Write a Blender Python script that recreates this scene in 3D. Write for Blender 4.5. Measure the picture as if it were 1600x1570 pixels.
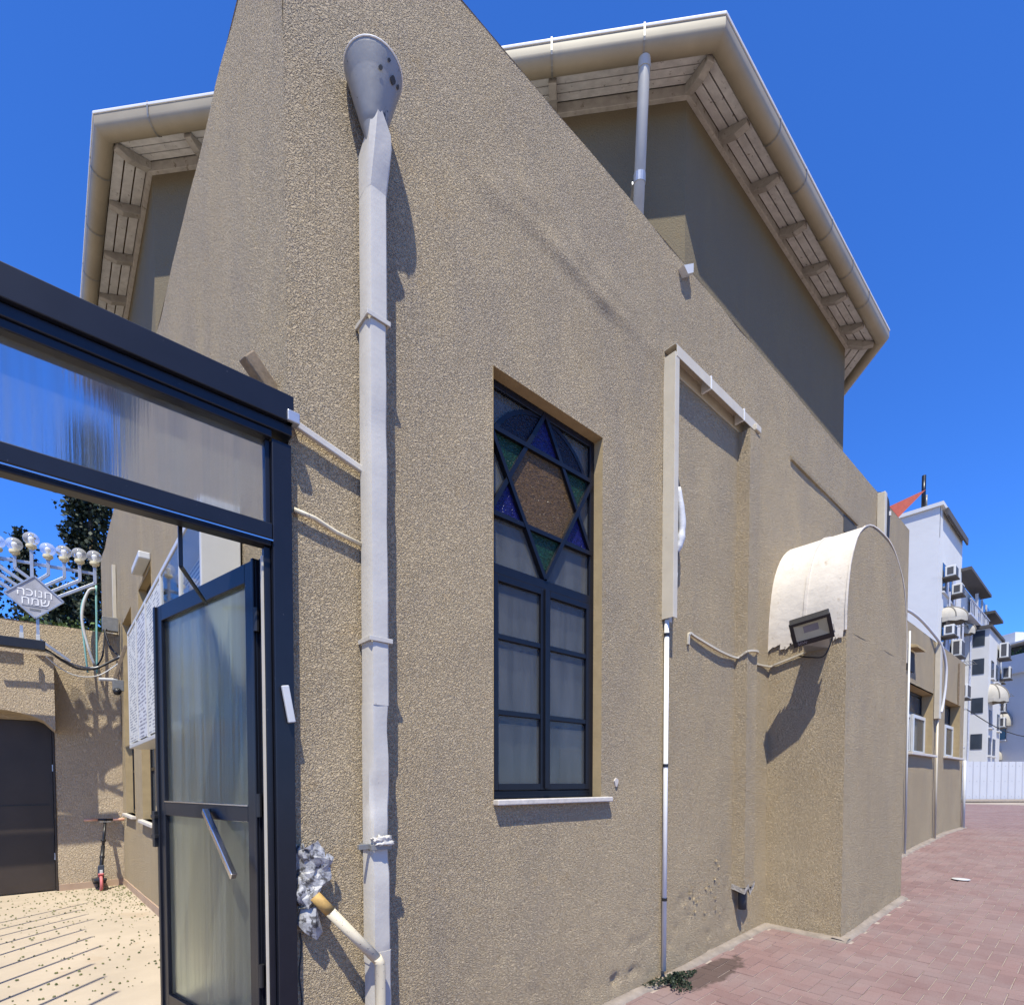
import bpy, bmesh, math, random
from mathutils import Vector, Matrix, noise
R = math.radians
random.seed(7)
scene = bpy.context.scene
for o in list(bpy.data.objects): bpy.data.objects.remove(o)

# ------------------------------------------------------------------ camera, sky, sun, exposure
# building axes: +x runs along the street wall, +y along the courtyard wall, wall corner at x=0 y=0
CAM = Vector((-0.812, -2.396, 1.6))
cam_d = bpy.data.cameras.new('camera'); cam = bpy.data.objects.new('camera', cam_d)
scene.collection.objects.link(cam); scene.camera = cam
cam.location = CAM
cam.rotation_euler = (R(90 - 1.8), 0, R(48.9 - 90))
cam_d.sensor_fit = 'HORIZONTAL'; cam_d.sensor_width = 36.0
cam_d.lens = 831.0 / 1600 * 36
cam_d.shift_x = 0.0
cam_d.shift_y = (1248.1 - 785) / 1600
cam_d.clip_start = 0.05; cam_d.clip_end = 2000

SUN = Vector((-0.345, -0.355, 1.0)).normalized()          # towards the sun
world = bpy.data.worlds.new('World'); scene.world = world; world.use_nodes = True
wn = world.node_tree.nodes; wl = world.node_tree.links
sky = wn.new('ShaderNodeTexSky'); sky.sky_type = 'NISHITA'; sky.sun_disc = False
sky.sun_elevation = math.asin(SUN.z); sky.sun_rotation = math.atan2(SUN.x, SUN.y)
sky.air_density = 0.8; sky.dust_density = 0.0; sky.ozone_density = 2.2; sky.altitude = 50
gain = wn.new('ShaderNodeMix'); gain.data_type = 'RGBA'; gain.blend_type = 'MULTIPLY'; gain.inputs[0].default_value = 1.0
gain.inputs[7].default_value = (0.52, 1.22, 2.40, 1)      # the deep saturated blue of this sky
wl.new(sky.outputs[0], gain.inputs[6]); wl.new(gain.outputs[2], wn['Background'].inputs['Color'])
wn['Background'].inputs['Strength'].default_value = 0.08
sd = bpy.data.lights.new('sun', 'SUN'); sd.energy = 5.0; sd.angle = R(0.53); sd.color = (1.0, 0.95, 0.80)
so = bpy.data.objects.new('sun', sd); scene.collection.objects.link(so)
so.rotation_euler = SUN.to_track_quat('Z', 'Y').to_euler(); so.location = (-6, -6, 14)
scene.view_settings.view_transform = 'Standard'; scene.view_settings.look = 'None'
scene.view_settings.exposure = 0.6; scene.view_settings.gamma = 1.0
scene.render.engine = 'CYCLES'
scene.cycles.use_denoising = True
scene.cycles.max_bounces = 8; scene.cycles.transmission_bounces = 6; scene.cycles.transparent_max_bounces = 12

# ------------------------------------------------------------------ materials
def new_mat(name):
    m = bpy.data.materials.new(name); m.use_nodes = True
    n = m.node_tree.nodes; l = m.node_tree.links
    return m, n, l, n['Principled BSDF']
def ramp(n, a, b, ca, cb):
    r = n.new('ShaderNodeValToRGB'); e = r.color_ramp.elements
    e[0].position = a; e[0].color = (*ca, 1); e[1].position = b; e[1].color = (*cb, 1); return r
def coords(n, l, scale=(1, 1, 1)):
    t = n.new('ShaderNodeNewGeometry'); m = n.new('ShaderNodeMapping'); m.inputs['Scale'].default_value = scale
    l.new(t.outputs['Position'], m.inputs[0]); return m.outputs[0]
def tex(n, l, co, scale, detail=3, rough=.55, dist=0.0, kind='FBM'):
    t = n.new('ShaderNodeTexNoise'); t.noise_type = kind
    t.inputs['Scale'].default_value = scale; t.inputs['Detail'].default_value = detail
    t.inputs['Roughness'].default_value = rough; t.inputs['Distortion'].default_value = dist
    l.new(co, t.inputs['Vector']); return t.outputs[0]
def mixc(n, l, f, a, b, mode='MIX'):
    m = n.new('ShaderNodeMix'); m.data_type = 'RGBA'; m.blend_type = mode
    for s, i in ((f, 0), (a, 6), (b, 7)):
        if hasattr(s, 'node'): l.new(s, m.inputs[i])
        elif i == 0: m.inputs[0].default_value = s
        else: m.inputs[i].default_value = (*s, 1)
    return m.outputs[2]
def bump(n, l, h, strength, dist, prev=None):
    b = n.new('ShaderNodeBump'); b.inputs['Strength'].default_value = strength; b.inputs['Distance'].default_value = dist
    l.new(h, b.inputs['Height'])
    if prev: l.new(prev, b.inputs['Normal'])
    return b.outputs[0]

def simple(name, col, rough=.5, metal=0, var=.12, vs=6, bscale=0, bstr=.2, bdist=.002, spec=.4, stain=None):
    m, n, l, p = new_mat(name)
    co = coords(n, l)
    t = tex(n, l, co, vs, 5, .6)
    r = ramp(n, .3, .72, tuple(c * (1 - var) for c in col), tuple(min(1, c * (1 + var)) for c in col))
    l.new(t, r.inputs[0]); c = r.outputs[0]
    if stain:
        sc, lo, hi, scol, stretch = stain
        s = tex(n, l, coords(n, l, (1, 1, stretch)), sc, 6, .65, .3)
        sr = ramp(n, lo, hi, (0, 0, 0), (1, 1, 1)); l.new(s, sr.inputs[0]); c = mixc(n, l, sr.outputs[0], c, scol)
    l.new(c, p.inputs['Base Color'])
    p.inputs['Roughness'].default_value = rough; p.inputs['Metallic'].default_value = metal
    p.inputs['Specular IOR Level'].default_value = spec
    if bscale:
        l.new(bump(n, l, tex(n, l, co, bscale, 4, .6), bstr, bdist), p.inputs['Normal'])
    return m

def stucco(name, c1, c2, c3, wscale=50, strength=1.0, dist=.0075, streak=True):
    """float-finished render: worm-like ridges, weather stains"""
    m, n, l, p = new_mat(name)
    co = coords(n, l)
    big = tex(n, l, co, .7, 5, .6, .6)
    r = ramp(n, .35, .68, c1, c2); l.new(big, r.inputs[0]); c = r.outputs[0]
    st = tex(n, l, coords(n, l, (2.2, 2.2, .45)), 1.0, 5, .65, .4)
    sr = ramp(n, .5, .78, (0, 0, 0), (.42, .42, .42)); l.new(st, sr.inputs[0])
    if streak:
        c = mixc(n, l, sr.outputs[0], c, c3)
        # grey rain weathering, patchy, mostly on the exposed upper courses
        sz = n.new('ShaderNodeSeparateXYZ'); l.new(co, sz.inputs[0])
        wt = n.new('ShaderNodeMath'); wt.operation = 'MULTIPLY_ADD'; wt.inputs[1].default_value = .075; l.new(sz.outputs[2], wt.inputs[0]); l.new(tex(n, l, coords(n, l, (1.5, 1.5, .5)), 1.4, 6, .65, .8), wt.inputs[2])
        wr_ = ramp(n, .62, 1.05, (0, 0, 0), (.55, .55, .55)); l.new(wt.outputs[0], wr_.inputs[0])
        c = mixc(n, l, wr_.outputs[0], c, tuple(q * f for q, f in zip(c3, (.95, .98, 1.08))))
        sp_n = tex(n, l, co, 5.5, 5, .7, .4); spr = ramp(n, .60, .72, (0, 0, 0), (.5, .5, .5)); l.new(sp_n, spr.inputs[0])
        c = mixc(n, l, spr.outputs[0], c, tuple(q * f for q, f in zip(c1, (1.02, .93, .78))))
    wn_ = tex(n, l, co, wscale * .52, 1.2, .5, .5)
    wm = n.new('ShaderNodeMath'); wm.operation = 'MULTIPLY'; wm.inputs[1].default_value = 27.0; l.new(wn_, wm.inputs[0])
    ws = n.new('ShaderNodeMath'); ws.operation = 'SINE'; l.new(wm.outputs[0], ws.inputs[0])
    wa = n.new('ShaderNodeMath'); wa.operation = 'MULTIPLY_ADD'; wa.inputs[1].default_value = .5; l.new(ws.outputs[0], wa.inputs[0]); l.new(tex(n, l, co, wscale * 1.6, 2, .6), wa.inputs[2])
    worm = wa.outputs[0]
    fine = tex(n, l, co, wscale * 4, 3, .6)
    gr = ramp(n, .15, .95, (.80, .80, .80), (1.08, 1.08, 1.08)); l.new(fine, gr.inputs[0])
    c = mixc(n, l, 1.0, c, gr.outputs[0], 'MULTIPLY')
    l.new(c, p.inputs['Base Color'])
    p.inputs['Roughness'].default_value = .93; p.inputs['Specular IOR Level'].default_value = .15
    b1 = bump(n, l, worm, strength, dist)
    b2 = bump(n, l, fine, .5, .003, b1)
    l.new(b2, p.inputs['Normal'])
    return m

def front_fresnel(n, l, f):
    g = n.new('ShaderNodeNewGeometry'); i = n.new('ShaderNodeMath'); i.operation = 'SUBTRACT'; i.inputs[0].default_value = 1.0; l.new(g.outputs['Backfacing'], i.inputs[1])
    m = n.new('ShaderNodeMath'); m.operation = 'MULTIPLY'; l.new(f, m.inputs[0]); l.new(i.outputs[0], m.inputs[1]); return m.outputs[0]
def glass(name, tint, refl_rough=.03, base=.06):
    """thin clear pane: tinted see-through plus mirror reflection by fresnel"""
    m, n, l, p = new_mat(name); n.remove(p)
    out = n['Material Output']
    tr = n.new('ShaderNodeBsdfTransparent'); tr.inputs[0].default_value = (*tint, 1)
    gl = n.new('ShaderNodeBsdfGlossy'); gl.inputs['Roughness'].default_value = refl_rough; gl.inputs['Color'].default_value = (.7, .68, .64, 1)
    lw = n.new('ShaderNodeFresnel'); lw.inputs[0].default_value = 1.5
    mx = n.new('ShaderNodeMixShader')
    l.new(front_fresnel(n, l, lw.outputs[0]), mx.inputs[0]); l.new(tr.outputs[0], mx.inputs[1]); l.new(gl.outputs[0], mx.inputs[2])
    l.new(mx.outputs[0], out.inputs[0]); return m

def frosted(name, tint, rough=.3):
    """dirty reeded pane: rough see-through with a dust film and vertical streaks"""
    m, n, l, p = new_mat(name); n.remove(p)
    out = n['Material Output']
    rf = n.new('ShaderNodeBsdfRefraction'); rf.inputs['Color'].default_value = (*tint, 1)
    rf.inputs['Roughness'].default_value = rough; rf.inputs['IOR'].default_value = 1.12
    gl = n.new('ShaderNodeBsdfGlossy'); gl.inputs['Roughness'].default_value = .16; gl.inputs['Color'].default_value = (.9, .93, 1, 1)
    df = n.new('ShaderNodeBsdfDiffuse')
    co = coords(n, l, (13, 13, .35)); co2 = coords(n, l)
    s = tex(n, l, co, 1.0, 4, .6, .2); sp = tex(n, l, co2, 240, 2, .5)
    r = ramp(n, .42, .75, (.10, .10, .10), (.32, .32, .32)); l.new(s, r.inputs[0])
    dc = ramp(n, .35, .8, (.17, .18, .165), (.27, .28, .255)); l.new(s, dc.inputs[0]); l.new(dc.outputs[0], df.inputs[0])
    b = bump(n, l, sp, .25, .002); b = bump(n, l, s, .5, .014, b)
    l.new(b, rf.inputs['Normal']); l.new(b, gl.inputs['Normal'])
    fr = n.new('ShaderNodeFresnel'); fr.inputs[0].default_value = 1.5
    a = n.new('ShaderNodeMixShader'); l.new(front_fresnel(n, l, fr.outputs[0]), a.inputs[0]); l.new(rf.outputs[0], a.inputs[1]); l.new(gl.outputs[0], a.inputs[2])
    c = n.new('ShaderNodeMixShader'); l.new(r.outputs[0], c.inputs[0]); l.new(a.outputs[0], c.inputs[1]); l.new(df.outputs[0], c.inputs[2])
    l.new(c.outputs[0], out.inputs[0]); return m

def textured_glass(name, col):
    m, n, l, p = new_mat(name)
    co = coords(n, l, (1, 1, 1.5)); t = tex(n, l, co, 55, 1.5, .5, 1.0)
    r = ramp(n, .3, .7, tuple(c * .55 for c in col), tuple(c * 1.25 for c in col)); l.new(t, r.inputs[0])
    l.new(r.outputs[0], p.inputs['Base Color']); p.inputs['Roughness'].default_value = .22
    p.inputs['Specular IOR Level'].default_value = .22
    l.new(bump(n, l, t, .9, .012), p.inputs['Normal']); return m

def foliage(name, a, b):
    m, n, l, p = new_mat(name)
    g = n.new('ShaderNodeNewGeometry'); r = ramp(n, 0, 1, a, b); l.new(g.outputs['Random Per Island'], r.inputs[0])
    l.new(r.outputs[0], p.inputs['Base Color']); p.inputs['Roughness'].default_value = .6
    p.inputs['Specular IOR Level'].default_value = .3
    return m

def paver_mat():
    m, n, l, p = new_mat('paver red concrete')
    g = n.new('ShaderNodeNewGeometry'); oi = n.new('ShaderNodeObjectInfo')
    ad = n.new('ShaderNodeMath'); ad.operation = 'ADD'; l.new(g.outputs['Random Per Island'], ad.inputs[0]); l.new(oi.outputs['Random'], ad.inputs[1])
    fr = n.new('ShaderNodeMath'); fr.operation = 'FRACT'; l.new(ad.outputs[0], fr.inputs[0])
    r = ramp(n, 0, 1, (.172, .110, .104), (.214, .138, .128)); l.new(fr.outputs[0], r.inputs[0])
    co = coords(n, l)
    d = tex(n, l, co, 1.3, 6, .65, .3); dr = ramp(n, .42, .72, (0, 0, 0), (.6, .6, .6)); l.new(d, dr.inputs[0])
    c = mixc(n, l, dr.outputs[0], r.outputs[0], (.24, .195, .185))
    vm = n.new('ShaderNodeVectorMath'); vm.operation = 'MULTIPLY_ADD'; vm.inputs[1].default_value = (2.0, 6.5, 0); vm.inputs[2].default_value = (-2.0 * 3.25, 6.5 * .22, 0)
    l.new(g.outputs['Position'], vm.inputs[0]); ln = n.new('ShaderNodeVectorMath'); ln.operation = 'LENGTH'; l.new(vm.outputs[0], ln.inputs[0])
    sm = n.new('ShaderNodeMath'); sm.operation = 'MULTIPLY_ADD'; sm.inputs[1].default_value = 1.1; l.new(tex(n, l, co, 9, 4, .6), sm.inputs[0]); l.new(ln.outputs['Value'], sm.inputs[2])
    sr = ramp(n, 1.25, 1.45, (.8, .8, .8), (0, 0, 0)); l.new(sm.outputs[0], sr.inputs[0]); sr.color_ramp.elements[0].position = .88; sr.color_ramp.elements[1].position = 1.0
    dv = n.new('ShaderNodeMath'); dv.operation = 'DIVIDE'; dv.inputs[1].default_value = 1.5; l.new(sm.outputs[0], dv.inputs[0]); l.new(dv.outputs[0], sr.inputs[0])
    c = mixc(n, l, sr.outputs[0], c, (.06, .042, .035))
    f = tex(n, l, co, 160, 3, .6); fr2 = ramp(n, .2, .8, (.78, .78, .78), (1.12, 1.12, 1.12)); l.new(f, fr2.inputs[0])
    c = mixc(n, l, 1.0, c, fr2.outputs[0], 'MULTIPLY'); l.new(c, p.inputs['Base Color'])
    p.inputs['Roughness'].default_value = .88; p.inputs['Specular IOR Level'].default_value = .25
    l.new(bump(n, l, f, .35, .002), p.inputs['Normal']); return m

def notice_mat(name, bg, ink, lines=34, axis=2):
    """flat print: ragged rows of dark marks"""
    m, n, l, p = new_mat(name)
    g = n.new('ShaderNodeNewGeometry'); s = n.new('ShaderNodeSeparateXYZ'); l.new(g.outputs['Position'], s.inputs[0])
    w = n.new('ShaderNodeMath'); w.operation = 'MULTIPLY'; w.inputs[1].default_value = lines; l.new(s.outputs[2], w.inputs[0])
    f = n.new('ShaderNodeMath'); f.operation = 'FRACT'; l.new(w.outputs[0], f.inputs[0])
    gt = n.new('ShaderNodeMath'); gt.operation = 'GREATER_THAN'; gt.inputs[1].default_value = .55; l.new(f.outputs[0], gt.inputs[0])
    t = tex(n, l, coords(n, l, (9, 9, lines * .5)), 1.0, 2, .6); g2 = n.new('ShaderNodeMath'); g2.operation = 'GREATER_THAN'; g2.inputs[1].default_value = .47; l.new(t, g2.inputs[0])
    mu = n.new('ShaderNodeMath'); mu.operation = 'MULTIPLY'; l.new(gt.outputs[0], mu.inputs[0]); l.new(g2.outputs[0], mu.inputs[1])
    c = mixc(n, l, mu.outputs[0], bg, ink); l.new(c, p.inputs['Base Color']); p.inputs['Roughness'].default_value = .6
    return m

MT = {}
MT['stucco'] = stucco('sand stucco', (.432, .343, .222), (.480, .384, .250), (.325, .270, .200), 112, 1.0, .0060)
MT['stucco_court'] = stucco('pale sand stucco', (.47, .375, .26), (.52, .42, .295), (.30, .245, .18), 60, .9, .007, False)
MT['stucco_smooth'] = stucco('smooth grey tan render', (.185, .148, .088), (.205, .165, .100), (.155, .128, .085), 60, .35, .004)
MT['stucco_jamb'] = simple('jamb render', (.36, .275, .155), .9, 0, .1, 9, 60, .4, .004, .15)
MT['broken'] = simple('bare mortar', (.33, .30, .26), .95, 0, .3, 30, 45, 1, .02, .1)
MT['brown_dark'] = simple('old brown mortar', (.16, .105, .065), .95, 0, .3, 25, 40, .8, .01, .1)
MT['white_metal'] = simple('white painted sheet metal', (.475, .445, .395), .38, 0, .06, 4, 7, .35, .012, .45, (60, .70, .74, (.22, .19, .16), .6))
MT['white_plain'] = simple('white plastic', (.52, .52, .51), .35, 0, .05, 6)
MT['cream'] = simple('cream plastic', (.50, .45, .355), .42, 0, .07, 7, stain=(45, .68, .74, (.25, .2, .14), .7))
MT['cream_pipe'] = simple('cream chipped pipe', (.56, .49, .35), .45, 0, .08, 9, stain=(70, .62, .66, (.16, .14, .13), 1))
MT['rusty'] = simple('ochre tape', (.42, .26, .08), .7, 0, .3, 30)
MT['funnel'] = simple('grey white sheet', (.25, .245, .235), .42, 0, .1, 6, 9, .3, .01, .4, (17, .63, .66, (.05, .048, .045), 1))
MT['strap'] = simple('grey strap', (.22, .215, .20), .4, .3, .15, 30)
MT['gutter'] = simple('cream grey gutter', (.285, .245, .175), .5, 0, .12, 3, stain=(5, .6, .8, (.24, .21, .16), .3))
MT['gutter_rim'] = simple('white gutter rim', (.72, .71, .68), .45, 0, .06, 5)
MT['soffit'] = simple('weathered white boards', (.62, .61, .595), .8, 0, .16, 12, 60, .3, .003, .2, (24, .62, .7, (.17, .15, .13), .5))
MT['rafter'] = simple('weathered white rafter', (.36, .335, .30), .8, 0, .18, 14, 60, .4, .003, .2, (16, .6, .7, (.15, .12, .09), 1))
MT['roof'] = simple('roof sheet', (.45, .42, .38), .6)
MT['grey_pipe'] = simple('grey plastic pipe', (.40, .39, .36), .45, 0, .08, 5)
MT['navy'] = simple('navy painted aluminium', (.0085, .0098, .0155), .33, 0, .12, 10, 0, 0, 0, .35, (120, .71, .73, (.3, .3, .32), 1))
MT['navy_window'] = simple('navy painted timber', (.0065, .0075, .012), .36, 0, .15, 14, 40, .15, .002, .3, (90, .72, .75, (.42, .40, .38), .6))
MT['black'] = simple('black plastic', (.016, .016, .018), .38, 0, .1, 10)
MT['black_cable'] = simple('black cable', (.02, .02, .024), .5)
MT['dark_door'] = simple('dark brown steel door', (.040, .030, .024), .42, 0, .2, 2.5)
MT['chrome'] = simple('polished steel', (.62, .62, .63), .2, 1.0, .05, 6)
MT['steel'] = simple('galvanised steel', (.42, .43, .45), .38, .6, .12, 14)
MT['glass'] = glass('window glass', (.80, .82, .84), .10)
def dusty(mat, fac, col):
    n = mat.node_tree.nodes; l = mat.node_tree.links; o = n['Material Output']; d = n.new('ShaderNodeBsdfDiffuse'); m = n.new('ShaderNodeMixShader')
    t = tex(n, l, coords(n, l, (9, 9, 1.1)), 1.0, 5, .65, .3); r = ramp(n, .3, .75, tuple(c * .7 for c in col), tuple(c * 1.3 for c in col)); l.new(t, r.inputs[0]); l.new(r.outputs[0], d.inputs[0])
    m.inputs[0].default_value = fac; l.new(o.inputs[0].links[0].from_socket, m.inputs[1]); l.new(d.outputs[0], m.inputs[2]); l.new(m.outputs[0], o.inputs[0])
dusty(MT['glass'], .34, (.14, .145, .145))
MT['globe'] = glass('thin globe glass', (.97, .98, .99), .08)
_n = MT['globe'].node_tree.nodes; _l = MT['globe'].node_tree.links; _o = _n['Material Output']; _d = _n.new('ShaderNodeBsdfDiffuse'); _d.inputs[0].default_value = (.85, .85, .87, 1)
_m = _n.new('ShaderNodeMixShader'); _m.inputs[0].default_value = .22; _l.new(_o.inputs[0].links[0].from_socket, _m.inputs[1]); _l.new(_d.outputs[0], _m.inputs[2]); _l.new(_m.outputs[0], _o.inputs[0])
MT['clear'] = glass('clear glass', (.94, .96, .97))
MT['frosted'] = frosted('dirty frosted pane', (.95, .97, 1.0), .22)
MT['frosted_door'] = frosted('dirty reeded door pane', (.78, .85, .80), .32)
MT['amber'] = textured_glass('amber cathedral glass', (.095, .058, .026))
MT['blue'] = textured_glass('cobalt cathedral glass', (.010, .012, .085))
MT['green'] = textured_glass('green cathedral glass', (.009, .034, .021))
MT['ink'] = textured_glass('dark blue cathedral glass', (.008, .010, .022))
MT['curtain'] = simple('grey net curtain', (.20, .205, .21), .9, 0, .1, 8)
MT['cardboard'] = simple('cardboard', (.24, .20, .16), .8)
MT['dark_room'] = simple('dark room', (.05, .05, .05), .9)
MT['sill'] = simple('pale stone sill', (.50, .46, .41), .7, 0, .15, 25, 60, .4, .003, .2)
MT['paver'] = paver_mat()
MT['mortar'] = simple('sandy joint', (.30, .25, .22), .95, 0, .2, 14, 120, .5, .003, .1)
MT['strip'] = simple('concrete edging', (.225, .19, .16), .92, 0, .22, 9, 70, .7, .006, .15)
MT['ground'] = simple('dry ground', (.30, .25, .20), .95, 0, .2, .6)
MT['floor'] = simple('cream courtyard concrete', (.395, .330, .250), .8, 0, .10, 2.2, 50, .25, .003, .25, (2.4, .58, .72, (.37, .29, .205), 1))
MT['skirting'] = simple('pink brown skirting', (.36, .255, .18), .8, 0, .12, 6)
MT['white_sheet'] = simple('white roofing membrane', (.60, .545, .47), .6, 0, .12, 3, 8, .5, .015, .3, (15, .60, .72, (.40, .33, .25), .8))
MT['reflector'] = simple('yellowed reflector', (.50, .48, .36), .35, .25, .06, 10)
MT['led'] = simple('grey led plate', (.22, .20, .21), .45)
MT['tape'] = simple('white tape wrap', (.52, .52, .53), .6, 0, .06, 30, 60, .5, .004)
MT['teal'] = simple('teal hose', (.20, .42, .40), .45)
MT['plate'] = simple('brushed grey white plate', (.36, .36, .39), .5, .1, .25, 8, 90, .2, .001, .4, (14, .5, .7, (.36, .36, .38), 1))
MT['letter'] = simple('white lettering', (.85, .85, .86), .5)
MT['lamp_base'] = simple('yellowed lamp base', (.62, .55, .36), .5, 0, .15, 40)
MT['bulb'] = simple('opal bulb', (.80, .79, .76), .3)
MT['leaf_dark'] = foliage('cypress needles', (.008, .014, .008), (.028, .042, .020))
MT['leaf_light'] = foliage('creeper leaves', (.03, .06, .02), (.10, .16, .05))
MT['weed'] = foliage('weed leaves', (.010, .018, .012), (.035, .050, .026))
MT['debris'] = foliage('fallen green fruit', (.05, .065, .02), (.17, .17, .06))
MT['bark'] = simple('bark', (.10, .075, .05), .95, 0, .25, 10, 30, .6, .01)
MT['apt'] = simple('white apartment paint', (.55, .545, .54), .85, 0, .06, .35, 3, .25, .03, .2, (.5, .62, .8, (.43, .43, .44), 2.5))
MT['apt_dark'] = simple('dark soffit', (.07, .065, .065), .8)
MT['apt_glass'] = simple('dark apartment glass', (.035, .045, .06), .12, 0, .2, 1, spec=.6)
MT['shutter'] = simple('blue grey shutter', (.40, .42, .50), .6)
MT['ac'] = simple('air conditioner casing', (.62, .61, .58), .45, 0, .1, 3)
MT['ac_grille'] = simple('air conditioner grille', (.06, .06, .065), .6)
MT['awning'] = simple('beige awning cloth', (.36, .335, .29), .8, 0, .12, 2)
MT['awning_stripe'] = simple('dark awning stripe', (.22, .20, .17), .8)
MT['fence_white'] = simple('white fence sheet', (.47, .475, .50), .45, 0, .04, .8)
MT['sail'] = simple('red shade cloth', (.36, .075, .050), .8)
MT['scooter_blue'] = simple('dark blue grey plastic', (.03, .035, .05), .4)
MT['pink'] = simple('faded red tyre', (.48, .13, .13), .6)
MT['grip'] = simple('peach rubber grip', (.62, .33, .22), .6)
MT['paper'] = notice_mat('printed notices', (.50, .51, .53), (.16, .16, .20), 31)
MT['paper2'] = notice_mat('printed chart', (.54, .54, .51), (.18, .19, .22), 38)
MT['wood_old'] = simple('old brown timber', (.20, .15, .10), .85, 0, .3, 20, 40, .6, .004)

# ------------------------------------------------------------------ mesh builder
class MB:
    def __init__(s): s.v = []; s.f = []
    def add(s, vs, fs):
        k = len(s.v); s.v += [tuple(p) for p in vs]; s.f += [tuple(i + k for i in f) for f in fs]; return s
    def box(s, x0, x1, y0, y1, z0, z1):
        return s.add([(x0, y0, z0), (x1, y0, z0), (x1, y1, z0), (x0, y1, z0), (x0, y0, z1), (x1, y0, z1), (x1, y1, z1), (x0, y1, z1)],
                     [(0, 3, 2, 1), (4, 5, 6, 7), (0, 1, 5, 4), (1, 2, 6, 5), (2, 3, 7, 6), (3, 0, 4, 7)])
    def bar(s, a, b, w, h, side=None):
        """rectangular bar from a to b; side = direction of its width w"""
        a = Vector(a); b = Vector(b); d = (b - a).normalized()
        up = Vector(side) if side is not None else (Vector((0, 0, 1)) if abs(d.z) < .9 else Vector((0, 1, 0)))
        u = (up - d * up.dot(d)).normalized(); w2 = d.cross(u)
        pts = [p + u * (sx * w / 2) + w2 * (sy * h / 2) for p in (a, b) for sx, sy in ((-1, -1), (1, -1), (1, 1), (-1, 1))]
        return s.add(pts, [(0, 3, 2, 1), (4, 5, 6, 7), (0, 1, 5, 4), (1, 2, 6, 5), (2, 3, 7, 6), (3, 0, 4, 7)])
    def prism(s, poly, d):
        """polygon of 3d points pushed along vector d"""
        n = len(poly); P = [Vector(p) for p in poly]; d = Vector(d)
        return s.add(P + [p + d for p in P], [tuple(range(n))[::-1], tuple(range(n, 2 * n))] + [(i, (i + 1) % n, n + (i + 1) % n, n + i) for i in range(n)])
    def tube(s, path, r, seg=10, caps=True):
        P = [Vector(p) for p in path]; rs = r if isinstance(r, (list, tuple)) else [r] * len(P)
        k = len(s.v); prev = None
        for i, p in enumerate(P):
            t = (P[min(i + 1, len(P) - 1)] - P[max(i - 1, 0)]).normalized()
            if prev is None: a = t.orthogonal().normalized()
            else: a = (prev - t * prev.dot(t)).normalized()
            prev = a; b = t.cross(a)
            for j in range(seg):
                g = 2 * math.pi * j / seg; s.v.append(tuple(p + (a * math.cos(g) + b * math.sin(g)) * rs[i]))
        for i in range(len(P) - 1):
            for j in range(seg):
                q = (j + 1) % seg; s.f.append((k + i * seg + j, k + i * seg + q, k + (i + 1) * seg + q, k + (i + 1) * seg + j))
        if caps:
            s.f.append(tuple(k + j for j in range(seg))[::-1]); s.f.append(tuple(k + (len(P) - 1) * seg + j for j in range(seg)))
        return s
    def lathe(s, prof, c, seg=20, axis=(0, 0, 1)):
        ax = Vector(axis).normalized(); a = ax.orthogonal().normalized(); b = ax.cross(a); c = Vector(c); k = len(s.v)
        for r, h in prof:
            for j in range(seg):
                g = 2 * math.pi * j / seg; s.v.append(tuple(c + ax * h + (a * math.cos(g) + b * math.sin(g)) * r))
        for i in range(len(prof) - 1):
            for j in range(seg):
                q = (j + 1) % seg; s.f.append((k + i * seg + j, k + i * seg + q, k + (i + 1) * seg + q, k + (i + 1) * seg + j))
        s.f.append(tuple(k + j for j in range(seg))[::-1]); s.f.append(tuple(k + (len(prof) - 1) * seg + j for j in range(seg)))
        return s
    def build(s, name, mat, parent=None, bevel=0, smooth=False, auto=False):
        me = bpy.data.meshes.new(name); me.from_pydata(s.v, [], s.f)
        bm = bmesh.new(); bm.from_mesh(me); bmesh.ops.recalc_face_normals(bm, faces=bm.faces); bm.to_mesh(me); bm.free()
        me.materials.append(MT[mat] if isinstance(mat, str) else mat)
        o = bpy.data.objects.new(name, me); scene.collection.objects.link(o)
        if smooth:
            for p in me.polygons: p.use_smooth = True
        if auto:
            for p in me.polygons: p.use_smooth = True
            me.set_sharp_from_angle(angle=R(35))
        if bevel:
            b = o.modifiers.new('bevel', 'BEVEL'); b.width = bevel; b.segments = 2; b.limit_method = 'ANGLE'; b.angle_limit = R(40)
        if parent is not None: adopt(o, parent)
        return o

BASE = {}
def adopt(o, parent):
    o.parent = parent
    loc = BASE.get(parent.name, Vector((0, 0, 0)))
    o.matrix_parent_inverse = Matrix.Translation(-loc)
def thing(name, label, cat, base, group=None):
    o = bpy.data.objects.new(name, None); scene.collection.objects.link(o); o.location = base; o.empty_display_size = .2
    BASE[o.name] = Vector(base); o['label'] = label; o['category'] = cat
    if group: o['group'] = group
    return o
def tag(o, label, cat, group=None):
    o['label'] = label; o['category'] = cat
    if group: o['group'] = group
    return o
def struct(o): o['kind'] = 'structure'; return o
def stuff(o, label=None):
    o['kind'] = 'stuff'
    if label: o['label'] = label
    return o
def box(name, mat, parent, b, bevel=0): return MB().box(*b).build(name, mat, parent, bevel)

def street_z(x):
    if x < 2.2: return 0.0
    if x < 13: return 0.05 * (x - 2.2) * min(1, (x - 2.2) / 1.5 * .5 + .5)
    return 0.54 + .006 * (x - 13)
def court_z(y): return 0.30 - 0.042 * max(0.0, y - 3.5) - .004 * max(0.0, y - 1.0)

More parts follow.
